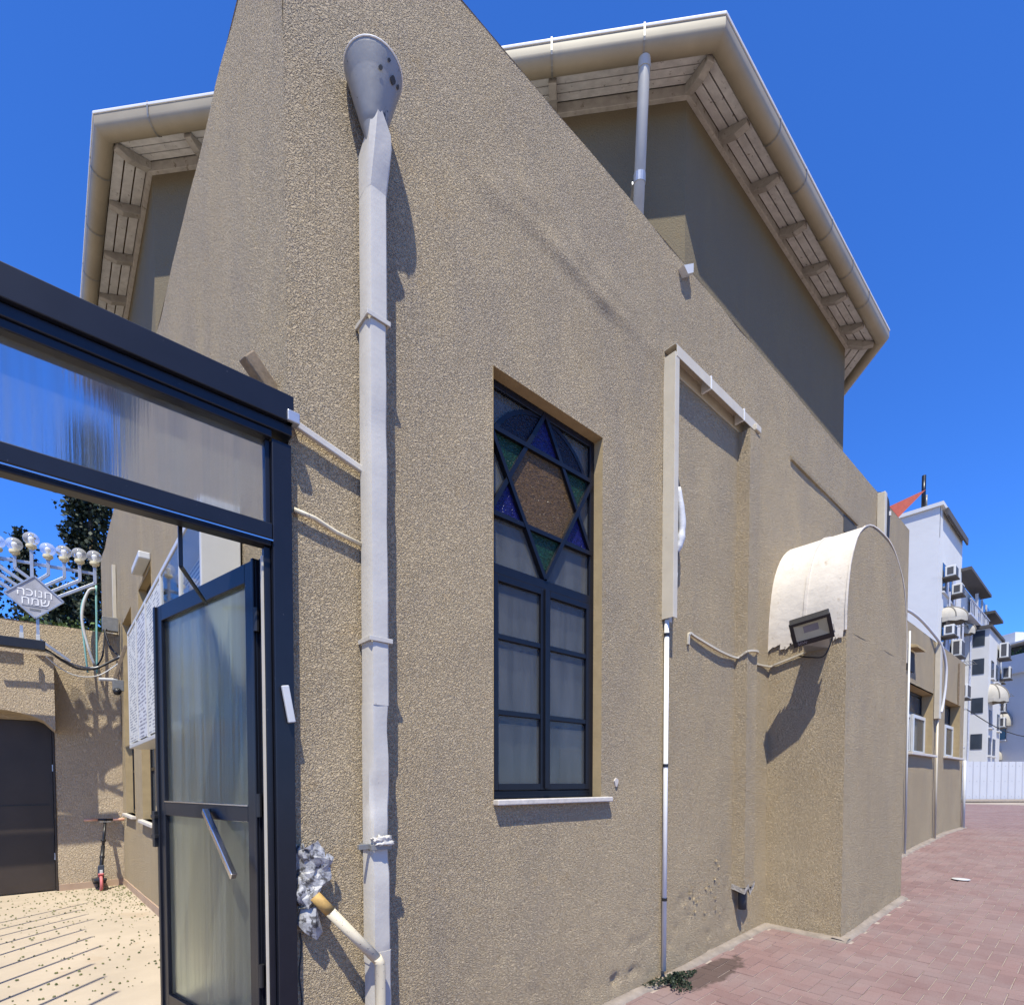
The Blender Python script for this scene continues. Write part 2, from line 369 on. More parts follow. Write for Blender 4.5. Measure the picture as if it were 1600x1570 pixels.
# ------------------------------------------------------------------ ground
def grid_sheet(xs, ys, zf):
    m = MB(); nx, ny = len(xs), len(ys)
    m.v = [(x, y, zf(x, y)) for x in xs for y in ys]
    m.f = [(i * ny + j, (i + 1) * ny + j, (i + 1) * ny + j + 1, i * ny + j + 1) for i in range(nx - 1) for j in range(ny - 1)]
    return m
xs = [-300, -60, -15, -5, 0, 2.2] + [2.2 + .4 * i for i in range(1, 28)] + [16, 22, 30, 45, 70, 150, 500]
struct(grid_sheet(xs, [-400, -60, -14, -6, -2, 0, 5, 15, 40, 120, 500], lambda x, y: street_z(min(x, 60)) - .10).build('ground', 'ground'))

# street: joint bed, then herringbone pavers on it
STREET_Y0, STREET_X1 = -5.2, 30.0
road = struct(grid_sheet([-2.5 + .3 * i for i in range(110)], [STREET_Y0, -2, 0, 2, 4.9], lambda x, y: street_z(x) - .007).build('street', 'mortar'))
W = .1
def in_street(cx, cy):
    if not (-1.6 < cx < STREET_X1 and STREET_Y0 < cy < 4.5): return False
    if cx < 15.4 and cy > -.03: return False
    if 4.73 < cx < 6.85 and cy > -.73: return False
    return True
bricks = []
rng = random.Random(3)
for a in range(-80, 620):
    for b in range(-200, 200):
        ox, oy = (a + 2 * b) * W, (a - 2 * b) * W
        for (x0, y0, w, h) in ((0, 0, 2, 1), (-1, 0, 1, 2)):
            cx, cy = ox + (x0 + w / 2) * W, oy + (y0 + h / 2) * W
            if in_street(cx, cy):
                bricks.append((cx, cy, w * W, h * W))
def brick_geo(w, h, j=.0054, ch=.004, t=.05):
    a, b = w / 2 - j / 2, h / 2 - j / 2
    v = [(-a, -b, -t), (a, -b, -t), (a, b, -t), (-a, b, -t), (-a, -b, -ch), (a, -b, -ch), (a, b, -ch), (-a, b, -ch),
         (-a + ch, -b + ch, 0), (a - ch, -b + ch, 0), (a - ch, b - ch, 0), (-a + ch, b - ch, 0)]
    f = [(0, 1, 5, 4), (1, 2, 6, 5), (2, 3, 7, 6), (3, 0, 4, 7), (4, 5, 9, 8), (5, 6, 10, 9), (6, 7, 11, 10), (7, 4, 8, 11), (8, 9, 10, 11)]
    return v, f
fw = Vector((math.cos(R(48.9)), math.sin(R(48.9)), 0)); rt = Vector((math.sin(R(48.9)), -math.cos(R(48.9)), 0))
def pix(p):
    d = Vector(p) - CAM; w = d.dot(fw)
    if w < .2: return None
    return 800 + 831 * d.dot(rt) / w, 1222 - 831 * d.z / w
def seen(bk):
    q = pix((bk[0], bk[1], street_z(bk[0])))
    return q and 900 < q[0] < 1625 and q[1] < 1600
vis = sorted([b for b in bricks if seen(b)], key=lambda b: (b[0] - CAM.x) ** 2 + (b[1] - CAM.y) ** 2)[:300]
near = set(vis)
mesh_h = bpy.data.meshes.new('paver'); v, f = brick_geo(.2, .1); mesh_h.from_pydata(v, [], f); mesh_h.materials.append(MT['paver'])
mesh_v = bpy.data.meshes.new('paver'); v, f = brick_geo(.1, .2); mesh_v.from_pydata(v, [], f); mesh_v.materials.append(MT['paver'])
rest = MB()
for bk in bricks:
    cx, cy, w, h = bk
    sl = (street_z(cx + .05) - street_z(cx - .05)) / .1
    dz = rng.uniform(-.0018, .0018); tx, ty = rng.uniform(-.006, .006), rng.uniform(-.006, .006)
    if bk in near:
        o = bpy.data.objects.new('paver', mesh_h if w > h else mesh_v); scene.collection.objects.link(o)
        o.location = (cx, cy, street_z(cx) + dz); o.rotation_euler = (tx, ty - math.atan(sl), rng.uniform(-.008, .008)); o.parent = road
    else:
        v, f = brick_geo(w, h)
        if cx > 9: v = v[4:]; f = [tuple(i - 4 for i in q) for q in f[4:]]
        rest.add([(cx + p[0], cy + p[1], street_z(cx) + dz + p[2] + p[0] * (sl + ty) + p[1] * tx) for p in v], f)
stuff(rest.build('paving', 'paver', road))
# concrete edging along the wall foot, following the vaulted niche
def strip(name, pts, w):
    m = MB()
    for i in range(len(pts) - 1):
        (x0, y0), (x1, y1) = pts[i], pts[i + 1]
        n = max(2, int(math.hypot(x1 - x0, y1 - y0) / .12)); d = Vector((x1 - x0, y1 - y0)).normalized(); nn = Vector((d.y, -d.x))
        row = []
        for k in range(n + 1):
            t = k / n; x, y = x0 + (x1 - x0) * t, y0 + (y1 - y0) * t
            ww = w * (1 + .35 * noise.noise((x * 3, y * 3, 2)))
            q = [(x - nn.x * .06, y - nn.y * .06, street_z(x) + .028), (x + nn.x * .02, y + nn.y * .02, street_z(x) + .022), (x + nn.x * ww, y + nn.y * ww, street_z(x) + .0045), (x + nn.x * (ww + .004), y + nn.y * (ww + .004), street_z(x) - .03)]
            row.append(q)
        k0 = len(m.v)
        for q in row: m.v += q
        for k in range(n):
            for j in range(3): m.f.append((k0 + k * 4 + j, k0 + (k + 1) * 4 + j, k0 + (k + 1) * 4 + j + 1, k0 + k * 4 + j + 1))
    return m.build(name, 'strip', None, smooth=True)
edging = strip('kerb_strip', [(-.0, 0), (4.75, 0), (4.75, -.77)], .075)
struct(strip('kerb_strip', [(4.685, -.70), (6.82, -.70)], .072))
struct(edging)
struct(strip('kerb_strip', [(6.9, 0), (15.2, 0)], .07))

# courtyard floor: one cream slab, its step to the street, and skirting
m = grid_sheet([-6 + .5 * i for i in range(13)], [-.10 + .5 * i for i in range(16)], lambda x, y: court_z(y) + .004 * noise.noise((x * 2, y * 2, 5)))
m.box(-6, 0, -.12, -.10, -.1, court_z(-.1))
struct(m.build('courtyard_floor', 'floor'))

# ------------------------------------------------------------------ main building
hall = thing('stucco_hall', 'sand stucco building with octagonal upper storey and street corner', 'building', (0, 0, 0))

def axis_vals(a, b, step, extra):
    n = max(1, int(round((b - a) / step))); s = {round(a + (b - a) * i / n, 5) for i in range(n + 1)}
    for e in extra:
        if a <= e <= b: s = {q for q in s if abs(q - e) > step * .3}; s.add(round(e, 5))
    return sorted(s | {round(a, 5), round(b, 5)})
def wall(name, mat, parent, org, du, dn, L, z0, z1, holes, step, disp, depth=.25, jamb=None, clip=None):
    """front sheet with openings (u0,u1,z0,z1), reveals `depth` deep, returns the object. dn = outward normal"""
    org = Vector(org); du = Vector(du); dn = Vector(dn)
    us = axis_vals(0, L, step, [e for h in holes for e in h[:2]]); zs = axis_vals(z0, z1, step, [e for h in holes for e in h[2:4]])
    m = MB(); nz = len(zs)
    for u in us:
        for z in zs:
            k = disp(u, z)
            m.v.append(tuple(org + du * u + dn * k + Vector((0, 0, z))))
    for i in range(len(us) - 1):
        for j in range(nz - 1):
            uc, zc = (us[i] + us[i + 1]) / 2, (zs[j] + zs[j + 1]) / 2
            if any(h[0] < uc < h[1] and h[2] < zc < h[3] for h in holes): continue
            m.f.append((i * nz + j, (i + 1) * nz + j, (i + 1) * nz + j + 1, i * nz + j + 1))
    def P(u, z, d): return org + du * u - dn * d + Vector((0, 0, z))
    m.add([P(0, z1, 0), P(L, z1, 0), P(L, z1, depth), P(0, z1, depth)], [(0, 1, 2, 3)])
    m.add([P(0, z0, depth), P(L, z0, depth), P(L, z1, depth), P(0, z1, depth)], [(0, 1, 2, 3)]) if not holes else None
    m.add([P(L, z0, 0), P(L, z1, 0), P(L, z1, depth), P(L, z0, depth)], [(0, 1, 2, 3)])
    m.add([P(0, z0, 0), P(0, z1, 0), P(0, z1, depth), P(0, z0, depth)], [(0, 1, 2, 3)])
    o = m.build(name, mat, parent, auto=True)
    if holes:
        for h in holes:
            j = MB(); a, b, c, d = h[:4]; e = -.004
            for q in (((a, c), (a, d)), ((b, c), (b, d)), ((a, d), (b, d)), ((a, c), (b, c))):
                j.add([P(*q[0], e), P(*q[1], e), P(*q[1], depth), P(*q[0], depth)], [(0, 1, 2, 3)])
            j.build('reveal', jamb or mat, o)
    return o

def und(u, z, amp=.006): return amp * noise.noise((u * 1.1, z * 1.1, 0)) + amp * .6 * noise.noise((u * 3.1, z * 3.1, 4))
def disp_street(u, z):
    k = und(u, z)
    # swollen render along the floor slab line
    a = max(0, 1 - abs(u - 1.9) / 1.25)
    if a > 0:
        zc = 4.92 - .06 * (u - 1.0) + .06 * noise.noise((u * 2.2, 0, 9)); t = z - zc
        k += a * .017 * math.exp(-(t - .03) ** 2 / .0035) * (.8 + 1.1 * noise.noise((u * 5, 3, 1)))
        k += a * .014 * math.exp(-(t - .17) ** 2 / .006) * (.5 + 1.3 * noise.noise((u * 4, 8, 1)))
        k -= a * .004 * math.exp(-(t + .06) ** 2 / .003)
    # crumbling at the foot
    if z < .9:
        c = noise.noise((u * 9, z * 9, 2)); 
        if c > .22: k -= (c - .22) * .035 * (1 - z / .9) * (1.8 if 2.2 < u < 4.2 else .8)
    return k
TOP = 5.74
WIN = (1.135, 2.10, 1.50, 3.955)
street_wall = wall('street_wall', 'stucco', hall, (0, 0, 0), (1, 0, 0), (0, -1, 0), 9.95, -.1, TOP, [WIN], .032, disp_street, .13, 'stucco_jamb')
LW = [(3.95, 4.92, 1.18, 3.77), (5.62, 6.60, 1.18, 3.75)]
court_wall = wall('courtyard_wall', 'stucco', hall, (0, 0, 0), (0, 1, 0), (-1, 0, 0), 9.95, -.1, 5.60, LW, .10, lambda u, z: und(u, z, .006) + .006 * noise.noise((u * 2.5, z * .25, 8)), .13, 'stucco_jamb')
m = MB(); m.box(9.70, 9.949, .02, 9.95, -.1, TOP - .01); m.box(.02, 9.95, 9.70, 9.949, -.1, 5.6); m.build('wall', 'stucco', hall)
m = MB(); m.box(.1, 9.8, .1, 9.8, 5.36, 5.40); m.build('flat_roof', 'roof', hall)
m = MB(); m.box(.3, 9.6, .9, 9.6, .0, .05); m.build('inner_floor', 'dark_room', hall)

# octagonal upper storey
CUT, CUTL, E1, ZT = 3.12, 3.42, 6.80, 7.03
OCT = [(CUT, 0.006), (E1, 0.006), (9.92, 3.15), (9.92, 6.8), (6.8, 9.92), (3.2, 9.92), (0.004, 6.8), (0.004, CUTL)]
nO = len(OCT)
def offset_oct(d):
    out = []
    for i in range(nO):
        p0, p1, p2 = Vector(OCT[i - 1]), Vector(OCT[i]), Vector(OCT[(i + 1) % nO])
        a = (p1 - p0).normalized(); b = (p2 - p1).normalized()
        na, nb = Vector((a.y, -a.x)), Vector((b.y, -b.x))
        k = (na + nb); k = k / k.dot(na); out.append(p1 + k * d)
    return out
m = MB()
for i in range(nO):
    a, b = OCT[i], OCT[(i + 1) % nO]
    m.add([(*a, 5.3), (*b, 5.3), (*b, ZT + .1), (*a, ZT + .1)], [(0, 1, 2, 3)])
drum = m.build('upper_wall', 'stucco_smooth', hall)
def ring(profile, name, mat, sides, parent, bevel=0, inset=0.0, smooth=False):
    """extrude a (distance, z) profile along eave sides, mitred at the corners: one piece each side"""
    offs = {}
    objs = []
    for i in sides:
        m = MB(); n = len(profile); A = []; B = []
        for d, z in profile:
            if d not in offs: offs[d] = offset_oct(d)
            p, q = offs[d][i], offs[d][(i + 1) % nO]; t = (q - p).normalized() * inset
            A.append((p.x + t.x, p.y + t.y, z)); B.append((q.x - t.x, q.y - t.y, z))
        m.add(A + B, [(k, (k + 1) % n, n + (k + 1) % n, n + k) for k in range(n)] + [tuple(range(n))[::-1], tuple(range(n, 2 * n))])
        objs.append(m.build(name, mat, parent, bevel, auto=smooth))
    return objs
SIDES = list(range(nO)); VIS = [0, 1, 6, 7]     # 0 street side, 7 chamfer, 6 courtyard side, 1 far chamfer
def zb(d): return 7.105 - .42 * d
ring([(0.0, 7.005), (.035, 7.005), (.035, zb(.035) - .002), (0.0, zb(.0) - .002)], 'wall_plate', 'rafter', SIDES, hall, .004)
for side in VIS:
    d0 = .033
    for k in range(3):
        w = .083; d1 = d0 + w
        ring([(d0 + .0055, zb(d0 + .0055)), (d1 - .0055, zb(d1 - .0055)), (d1 - .0055, zb(d1 - .0055) + .016), (d0 + .0055, zb(d0 + .0055) + .016)], 'soffit_board', 'soffit', [side], hall, .0025)
        d0 = d1
gp = []
for k in range(9):
    g = math.pi * (1 + k / 8)
    gp.append((.352 + .070 * math.cos(g), 6.990 + .056 * math.sin(g)))
gut = [(.282, 7.05)] + gp + [(.422, 7.05), (.414, 7.05)] + [(.352 + .062 * math.cos(math.pi * (2 - k / 6)), 6.992 + .048 * math.sin(math.pi * (2 - k / 6))) for k in range(7)] + [(.290, 7.05)]
gutters = {}
for side in SIDES:
    g = ring(gut, 'gutter', 'gutter', [side], hall, smooth=True)[0]; gutters[side] = g
    ring([(.410, 7.052), (.428, 7.052), (.431, 7.066), (.425, 7.076), (.410, 7.074)], 'gutter_rim', 'gutter_rim', [side], g, .002)
m = MB(); o0 = offset_oct(.30); cxy = (4.96, 4.96, 8.9)
m.v = [(p.x, p.y, 7.085) for p in o0] + [(p.x, p.y, 7.055) for p in offset_oct(.28)] + [cxy]
m.f = [(i, (i + 1) % nO, 16) for i in range(nO)]
m.build('roof', 'roof', hall)
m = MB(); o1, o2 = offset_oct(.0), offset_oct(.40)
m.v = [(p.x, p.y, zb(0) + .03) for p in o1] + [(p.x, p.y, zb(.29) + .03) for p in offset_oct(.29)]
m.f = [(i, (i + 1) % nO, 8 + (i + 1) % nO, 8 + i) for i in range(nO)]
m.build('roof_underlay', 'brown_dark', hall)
def rafter(p, n, dout=.275):
    """tapered tail under the boards; p on wall, n outward"""
    p = Vector((*p, 0)); n = Vector((*n, 0)).normalized(); s = Vector((n.y, -n.x, 0)) * .03
    prof = [(.0, zb(0) - .004), (dout, zb(dout) - .004), (dout, zb(dout) - .045), (dout * .62, zb(dout * .62) - .085), (.0, zb(0) - .075)]
    MB().prism([p - s + n * d + Vector((0, 0, z)) for d, z in prof], s * 2).build('rafter', 'rafter', hall, .004)
def along(side, dists):
    a, b = Vector(OCT[side]), Vector(OCT[(side + 1) % nO]); t = (b - a).normalized(); n = Vector((t.y, -t.x))
    for d in dists:
        q = a + t * d; rafter((q.x, q.y), (n.x, n.y))
def straps(side, dists):
    a, b = Vector(OCT[side]), Vector(OCT[(side + 1) % nO]); t = (b - a).normalized(); n = Vector((t.y, -t.x))
    for d in dists:
        q = a + t * d; m = MB()
        prof = [(.430, 7.080)] + [(.352 + .0745 * math.cos(g), 6.990 + .0605 * math.sin(g)) for g in [math.pi * (2 - k / 8) for k in range(9)]]
        w = Vector((t.x, t.y, 0)) * .007
        for k in range(len(prof) - 1):
            A, B = [Vector((q.x + n.x * dd, q.y + n.y * dd, z)) for dd, z in (prof[k], prof[k + 1])]
            m.add([A - w, A + w, B + w, B - w], [(0, 1, 2, 3)])
        m.build('gutter_strap', 'strap', gutters[side])
along(0, [.48, 1.07, 1.68, 2.28, 2.82, 3.40]); straps(0, [.73, 1.28, 1.92, 2.53, 3.07])
L7 = (Vector(OCT[0]) - Vector(OCT[7])).length
along(7, [L7 - 1.05, L7 - 2.1, L7 - 3.2, .55]); straps(7, [L7 - 1.05, L7 - .38, .32])
along(6, [3.5 - .62 * k for k in (1, 2, 3, 4)]); straps(6, [3.5 - .36, 3.5 - 1.0, 3.5 - 1.62, 3.5 - 2.3])
for i in (0, 7, 1):       # hip rafters at the corners
    p = Vector(OCT[i]); q = offset_oct(.275)[i]; d = (q - p)
    rafter((p.x, p.y), (d.x, d.y), d.length)
# grey round downpipe on the chamfer
dp = thing('drain_pipe', 'grey round drain pipe running down the shaded upper wall', 'pipe', (2.70, .10, 5.4))
n7 = Vector((-(3.30), -3.12, 0)).normalized()
pt = lambda d, z, s=0: Vector((2.86, 0.275, z)) + n7 * d + Vector((3.12, -3.30, 0)).normalized() * s
MB().tube([pt(.325, 6.96), pt(.31, 6.86), pt(.09, 5.45, -.03)], .042, 16).build('pipe', 'grey_pipe', dp, smooth=True)
MB().tube([pt(.322, 6.94), pt(.312, 6.88)], .047, 16).build('socket', 'grey_pipe', dp, smooth=False)
MB().tube([pt(.203, 6.18, -.015), pt(.212, 6.24, -.014)], .047, 16).build('collar', 'steel', dp)
m = MB().bar(pt(.0, 6.2, -.06), pt(.2, 6.2, -.06), .02, .02); m.build('clip', 'steel', dp)
# small white flashing where the upper wall meets the street wall, and slab-edge flashing above the vault
tag(MB().prism([(3.02, -.05, TOP - .10), (3.16, -.05, TOP + .0), (3.16, -.05, TOP - .07), (3.08, -.05, TOP - .13)], (0, .06, 0)).build('flashing', 'white_plain'), 'small white flashing piece at the upper wall corner', 'flashing')
tag(MB().prism([(5.2, 0, 5.02), (5.2, -.02, 5.02), (5.2, -.025, 5.05), (5.2, 0, 5.07)], (2.15, 0, -.02)).build('ledge', 'stucco'), 'thin projecting slab ledge on the wall above the white vault', 'ledge')
box('dark_patch', 'dark_room', hall, (6.85, 7.25, -.006, .02, 4.78, 4.99))  # flat dark patch on the wall below the slab ledge

# ------------------------------------------------------------------ street window with star
win = MB()
Y0, Y1 = .070, .112
x0, x1, z0, z1 = WIN
fw_ = .045
win.box(x0, x0 + fw_, Y0, Y1, z0, z1); win.box(x1 - fw_, x1, Y0, Y1, z0, z1); win.box(x0 + fw_, x1 - fw_, Y0, Y1, z1 - fw_, z1); win.box(x0 + fw_, x1 - fw_, Y0, Y1, z0, z0 + .05)
win.box(x0 + fw_, x1 - fw_, Y0 - .004, Y1, 2.835, 2.895)
window = win.build('window', 'navy_window', hall, .004)
window['label'] = 'tall navy window with a star of coloured glass'
xm = (x0 + x1) / 2
# casements
for (a, b) in ((x0 + fw_, xm), (xm, x1 - fw_)):
    s = MB(); ya, yb = Y0 - .012, Y0 + .028; t = .040
    A, B, c, d = a + .002, b - .002, z0 + .052, 2.833
    s.box(A, A + t, ya, yb, c, d); s.box(B - t, B, ya, yb, c, d); s.box(A + t, B - t, ya, yb, c, c + t); s.box(A + t, B - t, ya, yb, d - t, d)
    for zz in (2.02, 2.47): s.box(A + t, B - t, ya + .004, yb, zz - .016, zz + .016)
    cs = s.build('casement', 'navy_window', window, .003)
    for (q, w) in ((c + t, 2.004), (2.036, 2.454), (2.486, d - t)):
        MB().box(A + t - .004, B - t + .004, Y0 + .010, Y0 + .014, q - .004, w + .004).build('pane', 'glass', window)
MB().box(xm - .016, xm + .016, Y0 - .026, Y0 - .012, z0 + .06, 2.83).build('astragal', 'navy_window', window, .003)
# star
A_ = Vector((xm, 3.935)); B_ = Vector((x0 + .03, 3.185)); C_ = Vector((x1 - .03, 3.185))
D_ = Vector((x0 + .03, 3.675)); E_ = Vector((x1 - .03, 3.675)); F_ = Vector((xm, 2.90))
def isect(p, q, r, s):
    d1 = q - p; d2 = s - r; k = d1.x * d2.y - d1.y * d2.x; t = ((r - p).x * d2.y - (r - p).y * d2.x) / k; return p + d1 * t
I = {'ab_de': isect(A_, B_, D_, E_), 'ac_de': isect(A_, C_, D_, E_), 'ab_df': isect(A_, B_, D_, F_), 'ac_ef': isect(A_, C_, E_, F_), 'bc_df': isect(B_, C_, D_, F_), 'bc_ef': isect(B_, C_, E_, F_)}
st = MB()
for p, q, off in ((A_, B_, 0), (A_, C_, .0015), (B_, C_, .003), (D_, E_, .0045), (D_, F_, .006), (E_, F_, .0075)):
    st.bar((p.x, Y0 + .012 - off, p.y), (q.x, Y0 + .012 - off, q.y), .027, .035, (0, 0, 1) if abs(p.y - q.y) < .01 else (1, 0, 0))
cz, rad = 3.45, xm - x0 - .02
arc = [Vector((xm + rad * math.cos(g), cz + rad * math.sin(g))) for g in [math.pi * k / 28 for k in range(29)]]
for k in range(28): st.bar((arc[k].x, Y0 + .02, arc[k].y), (arc[k + 1].x, Y0 + .02, arc[k + 1].y), .028, .02, (arc[k].x - xm, 0, arc[k].y - cz))
st.build('star_bars', 'navy_window', window, 0)
def pane(mat, pts, y=Y0 + .014): MB().prism([(p.x, y, p.y) for p in pts], (0, .004, 0)).build('pane', mat, window)
pane('amber', [I['ab_de'], I['ac_de'], I['ac_ef'], I['bc_ef'], I['bc_df'], I['ab_df']])
pane('blue', [A_, I['ab_de'], I['ac_de']]); pane('blue', [B_, I['ab_df'], I['bc_df']]); pane('blue', [C_, I['ac_ef'], I['bc_ef']])
pane('green', [D_, I['ab_de'], I['ab_df']]); pane('green', [E_, I['ac_de'], I['ac_ef']]); pane('green', [F_, I['bc_df'], I['bc_ef']])
pane('ink', [A_, *[p for p in arc if p.x < xm - .01 and p.y > 3.69], D_ + Vector((.03, .0)), I['ab_de']])
pane('ink', [A_, I['ac_de'], E_ - Vector((.03, 0)), *[p for p in arc if p.x > xm + .01 and p.y > 3.69]])
MB().box(x0 + .02, x1 - .02, Y0 + .022, Y0 + .026, 2.89, z1 - .03).build('pane', 'glass', window)
MB().box(x0 - .0, x1 + .085, -.045, .075, 1.466, 1.500).build('sill', 'sill', window, .006)
# curtain and a box behind the glass
m = MB(); n = 90
for k in range(n + 1):
    t = k / n; x = x0 - .1 + t * 1.2; y = .122 + .004 * math.sin(t * 55 + 4 * noise.noise((t * 5, 0, 0))) + .006 * noise.noise((t * 14, 2, 0))
    m.v += [(x, y, 1.3), (x + .01 * math.sin(t * 40), y * .97, 2.6), (x, y, 4.1)]
m.f = [(k * 3 + j, k * 3 + 3 + j, k * 3 + 4 + j, k * 3 + 1 + j) for k in range(n) for j in range(2)]
tag(m.build('curtain', 'curtain', None, smooth=True), 'grey net curtain hanging behind the star window', 'curtain')
tag(MB().box(1.80, 2.0, .106, .112, 1.55, 1.83).build('cardboard_box', 'cardboard', None, .004), 'brown box leaning behind the lower right window pane', 'box')

# courtyard windows
for (a, b, c, d), lab in zip(LW, ('nearer', 'farther')):
    w = MB(); X0, X1 = .075, .115
    w.box(X0, X1, a, a + .045, c, d); w.box(X0, X1, b - .045, b, c, d); w.box(X0, X1, a + .045, b - .045, d - .045, d); w.box(X0, X1, a + .045, b - .045, c, c + .05)
    w.box(X0 - .008, X1, (a + b) / 2 - .03, (a + b) / 2 + .03, c + .05, d - .045)
    for zz in (1.75, 2.25, 2.75): w.box(X0 + .004, X1, a + .045, b - .045, zz - .018, zz + .018)
    wo = w.build('window', 'navy_window', hall, .003)
    for (p, q) in ((a + .045, (a + b) / 2 - .03), ((a + b) / 2 + .03, b - .045)):
        MB().box(X0 + .018, X0 + .022, p, q, c + .05, d - .045).build('pane', 'glass', wo)
    MB().box(-.05, X0, a - .02, b + .04, c - .035, c).build('sill', 'sill', wo, .005)
    m = MB().box(.24, .25, a - .2, b + .2, c - .2, d + .2); tag(m.build('curtain', 'curtain'), 'plain curtain behind the %s courtyard window' % lab, 'curtain')
# lamp batten over nearer courtyard window
tag(MB().box(-.10, 0, 3.98, 4.55, 3.80, 3.87).build('lamp_batten', 'white_plain', None, .01), 'short white lamp batten above the nearer courtyard window', 'lamp')
# timber stub above the gate
tag(MB().bar((-.005, .16, 3.34), (-.13, .13, 3.44), .07, .05).build('timber_stub', 'wood_old', None, .006), 'weathered timber stub sticking out of the wall above the gate', 'timber')
# ------------------------------------------------------------------ vaulted niche on the street side
niche = thing('vaulted_niche', 'projecting stucco niche with white barrel roof beside the pavement', 'building', (5.78, -.35, .1))
NX0, NX1, NY, SP = 4.75, 6.80, -.70, 3.0
nc, nr = (NX0 + NX1) / 2, (NX1 - NX0) / 2
NS = 28
def vault(k, r=nr):
    g = math.pi * (1 - k / NS); c, s_ = math.cos(g), math.sin(g); e = 2 / 2.55
    return nc + r * math.copysign(abs(c) ** e, c), SP + (r - nr) * s_ + 1.17 * s_ ** e
# left and right cheeks as fine sheets
def sheet(org, du, dn, L, z0, z1, step, amp, foot=True):
    org, du, dn = Vector(org), Vector(du), Vector(dn); us = axis_vals(0, L, step, []); zs = axis_vals(z0, z1, step, []); m = MB(); nz = len(zs)
    for u in us:
        for z in zs:
            k = amp * noise.noise((u * 2 + org.x, z * 2, 3)) if 0 < u < L else 0
            if foot and z < .8 and 0 < u < L:
                c = noise.noise((u * 8, z * 8, 6 + org.x))
                if c > .15: k -= (c - .15) * .05 * (1 - z / .8)
            m.v.append(tuple(org + du * u + dn * k + Vector((0, 0, z))))
    m.f = [(i * nz + j, (i + 1) * nz + j, (i + 1) * nz + j + 1, i * nz + j + 1) for i in range(len(us) - 1) for j in range(nz - 1)]
    return m
m = sheet((NX0, NY, 0), (0, 1, 0), (-1, 0, 0), -NY + .02, -.1, SP, .05, .006)
m2 = sheet((NX1, NY, 0), (0, 1, 0), (1, 0, 0), -NY + .02, -.1, SP, .2, .0)
m3 = sheet((NX0, NY, 0), (1, 0, 0), (0, -1, 0), NX1 - NX0, -.1, SP, .06, .006)
pts = [vault(k) for k in range(NS + 1)]
m4 = MB()
for k in range(NS):
    m4.add([(pts[k][0], NY, SP), (pts[k + 1][0], NY, SP), (pts[k + 1][0], NY, pts[k + 1][1]), (pts[k][0], NY, pts[k][1])], [(0, 1, 2, 3)])
for mm in (m2, m3, m4): m.add(mm.v, mm.f)
m.build('niche_wall', 'stucco', niche, auto=True)
def vault_sheet(name, y0, y1, r, mat, k0=0, k1=NS, t=.012):
    m = MB()
    for k in range(k0, k1 + 1):
        for rr in (r, r - t):
            for y in (y0, y1):
                x, z = vault(k, rr); m.v.append((x, y + .006 * noise.noise((k * .4, y * 9, 1)), z + .004 * noise.noise((k * .5, y * 4, 7))))
    n = k1 - k0
    for k in range(n):
        a = k * 4; b = a + 4
        m.f += [(a, a + 1, b + 1, b), (a + 2, b + 2, b + 3, a + 3), (a, b, b + 2, a + 2), (a + 1, a + 3, b + 3, b + 1)]
    m.f += [(0, 2, 3, 1), (n * 4, n * 4 + 1, n * 4 + 3, n * 4 + 2)]
    return m.build(name, mat, niche, auto=True)
vault_sheet('roof_sheet', NY + .008, -.345, nr + .012, 'white_sheet', 0)
vault_sheet('roof_sheet', -.335, .01, nr + .014, 'white_sheet', 0)
vault_sheet('seam', -.352, -.330, nr + .024, 'white_sheet', 0)
vault_sheet('edge_trim', NY - .006, NY + .010, nr + .020, 'white_sheet', 0)
# ragged plaster under the sheets
m = MB(); rr = random.Random(5)
for k in range(26):
    y = -.68 + .66 * k / 25; h = rr.uniform(.02, .09); m.add([(NX0 - .016, y, SP + .03), (NX0 - .016, y + .03, SP + .03), (NX0 - .018, y + .03 + rr.uniform(-.01, .01), SP - h), (NX0 - .017, y + rr.uniform(-.01, .01), SP - h * rr.uniform(.4, 1))], [(0, 1, 2, 3)])
m.build('torn_edge', 'white_sheet', niche)


# chase (boxed pipe) in the inner corner with its broken foot
chase = thing('pipe_chase', 'narrow stucco pipe chase with broken foot in the wall corner', 'chase', (4.15, -.05, .5))
m = MB(); C0, C1, CY = 4.03, 4.235, -.115
for k in range(2): pass
zs = [4.80 - .1 * i for i in range(42)] + [.62]
for z in zs:
    j = .004 * noise.noise((z * 3, 1, 1)); m.v += [(C0 + j, .01, z), (C0 + j + .006, CY + j, z), (C1 + j, CY - j, z), (C1 + .03, .01, z)]
m.f = [(i * 4 + k, i * 4 + k + 1, i * 4 + k + 5, i * 4 + k + 4) for i in range(len(zs) - 1) for k in range(3)]
m.f.append((0, 1, 2, 3))
m.build('casing', 'stucco', chase, auto=True)
m = MB(); top = [(C0, .0), (C0 + .006, CY), (C1, CY), (C1 + .03, 0)]
low = [(C0 - .01, .0, .60), (C0 + .01, CY - .004, .56), (C0 + .08, CY - .006, .605), (C0 + .12, CY - .002, .54), (C1 + .005, CY - .004, .62), (C1 + .035, 0, .60)]
m.v = [(x, y, z + .05) for x, y, z in low] + low
m.f = [(i, i + 1, i + 7, i + 6) for i in range(5)] + [(6, 7, 8, 9, 10, 11)]
m.build('broken_rim', 'broken', chase)
MB().tube([(4.13, -.05, 1.0), (4.13, -.05, .5), (4.135, -.052, .40)], .035, 12).build('buried_pipe', 'dark_room', chase, smooth=True)
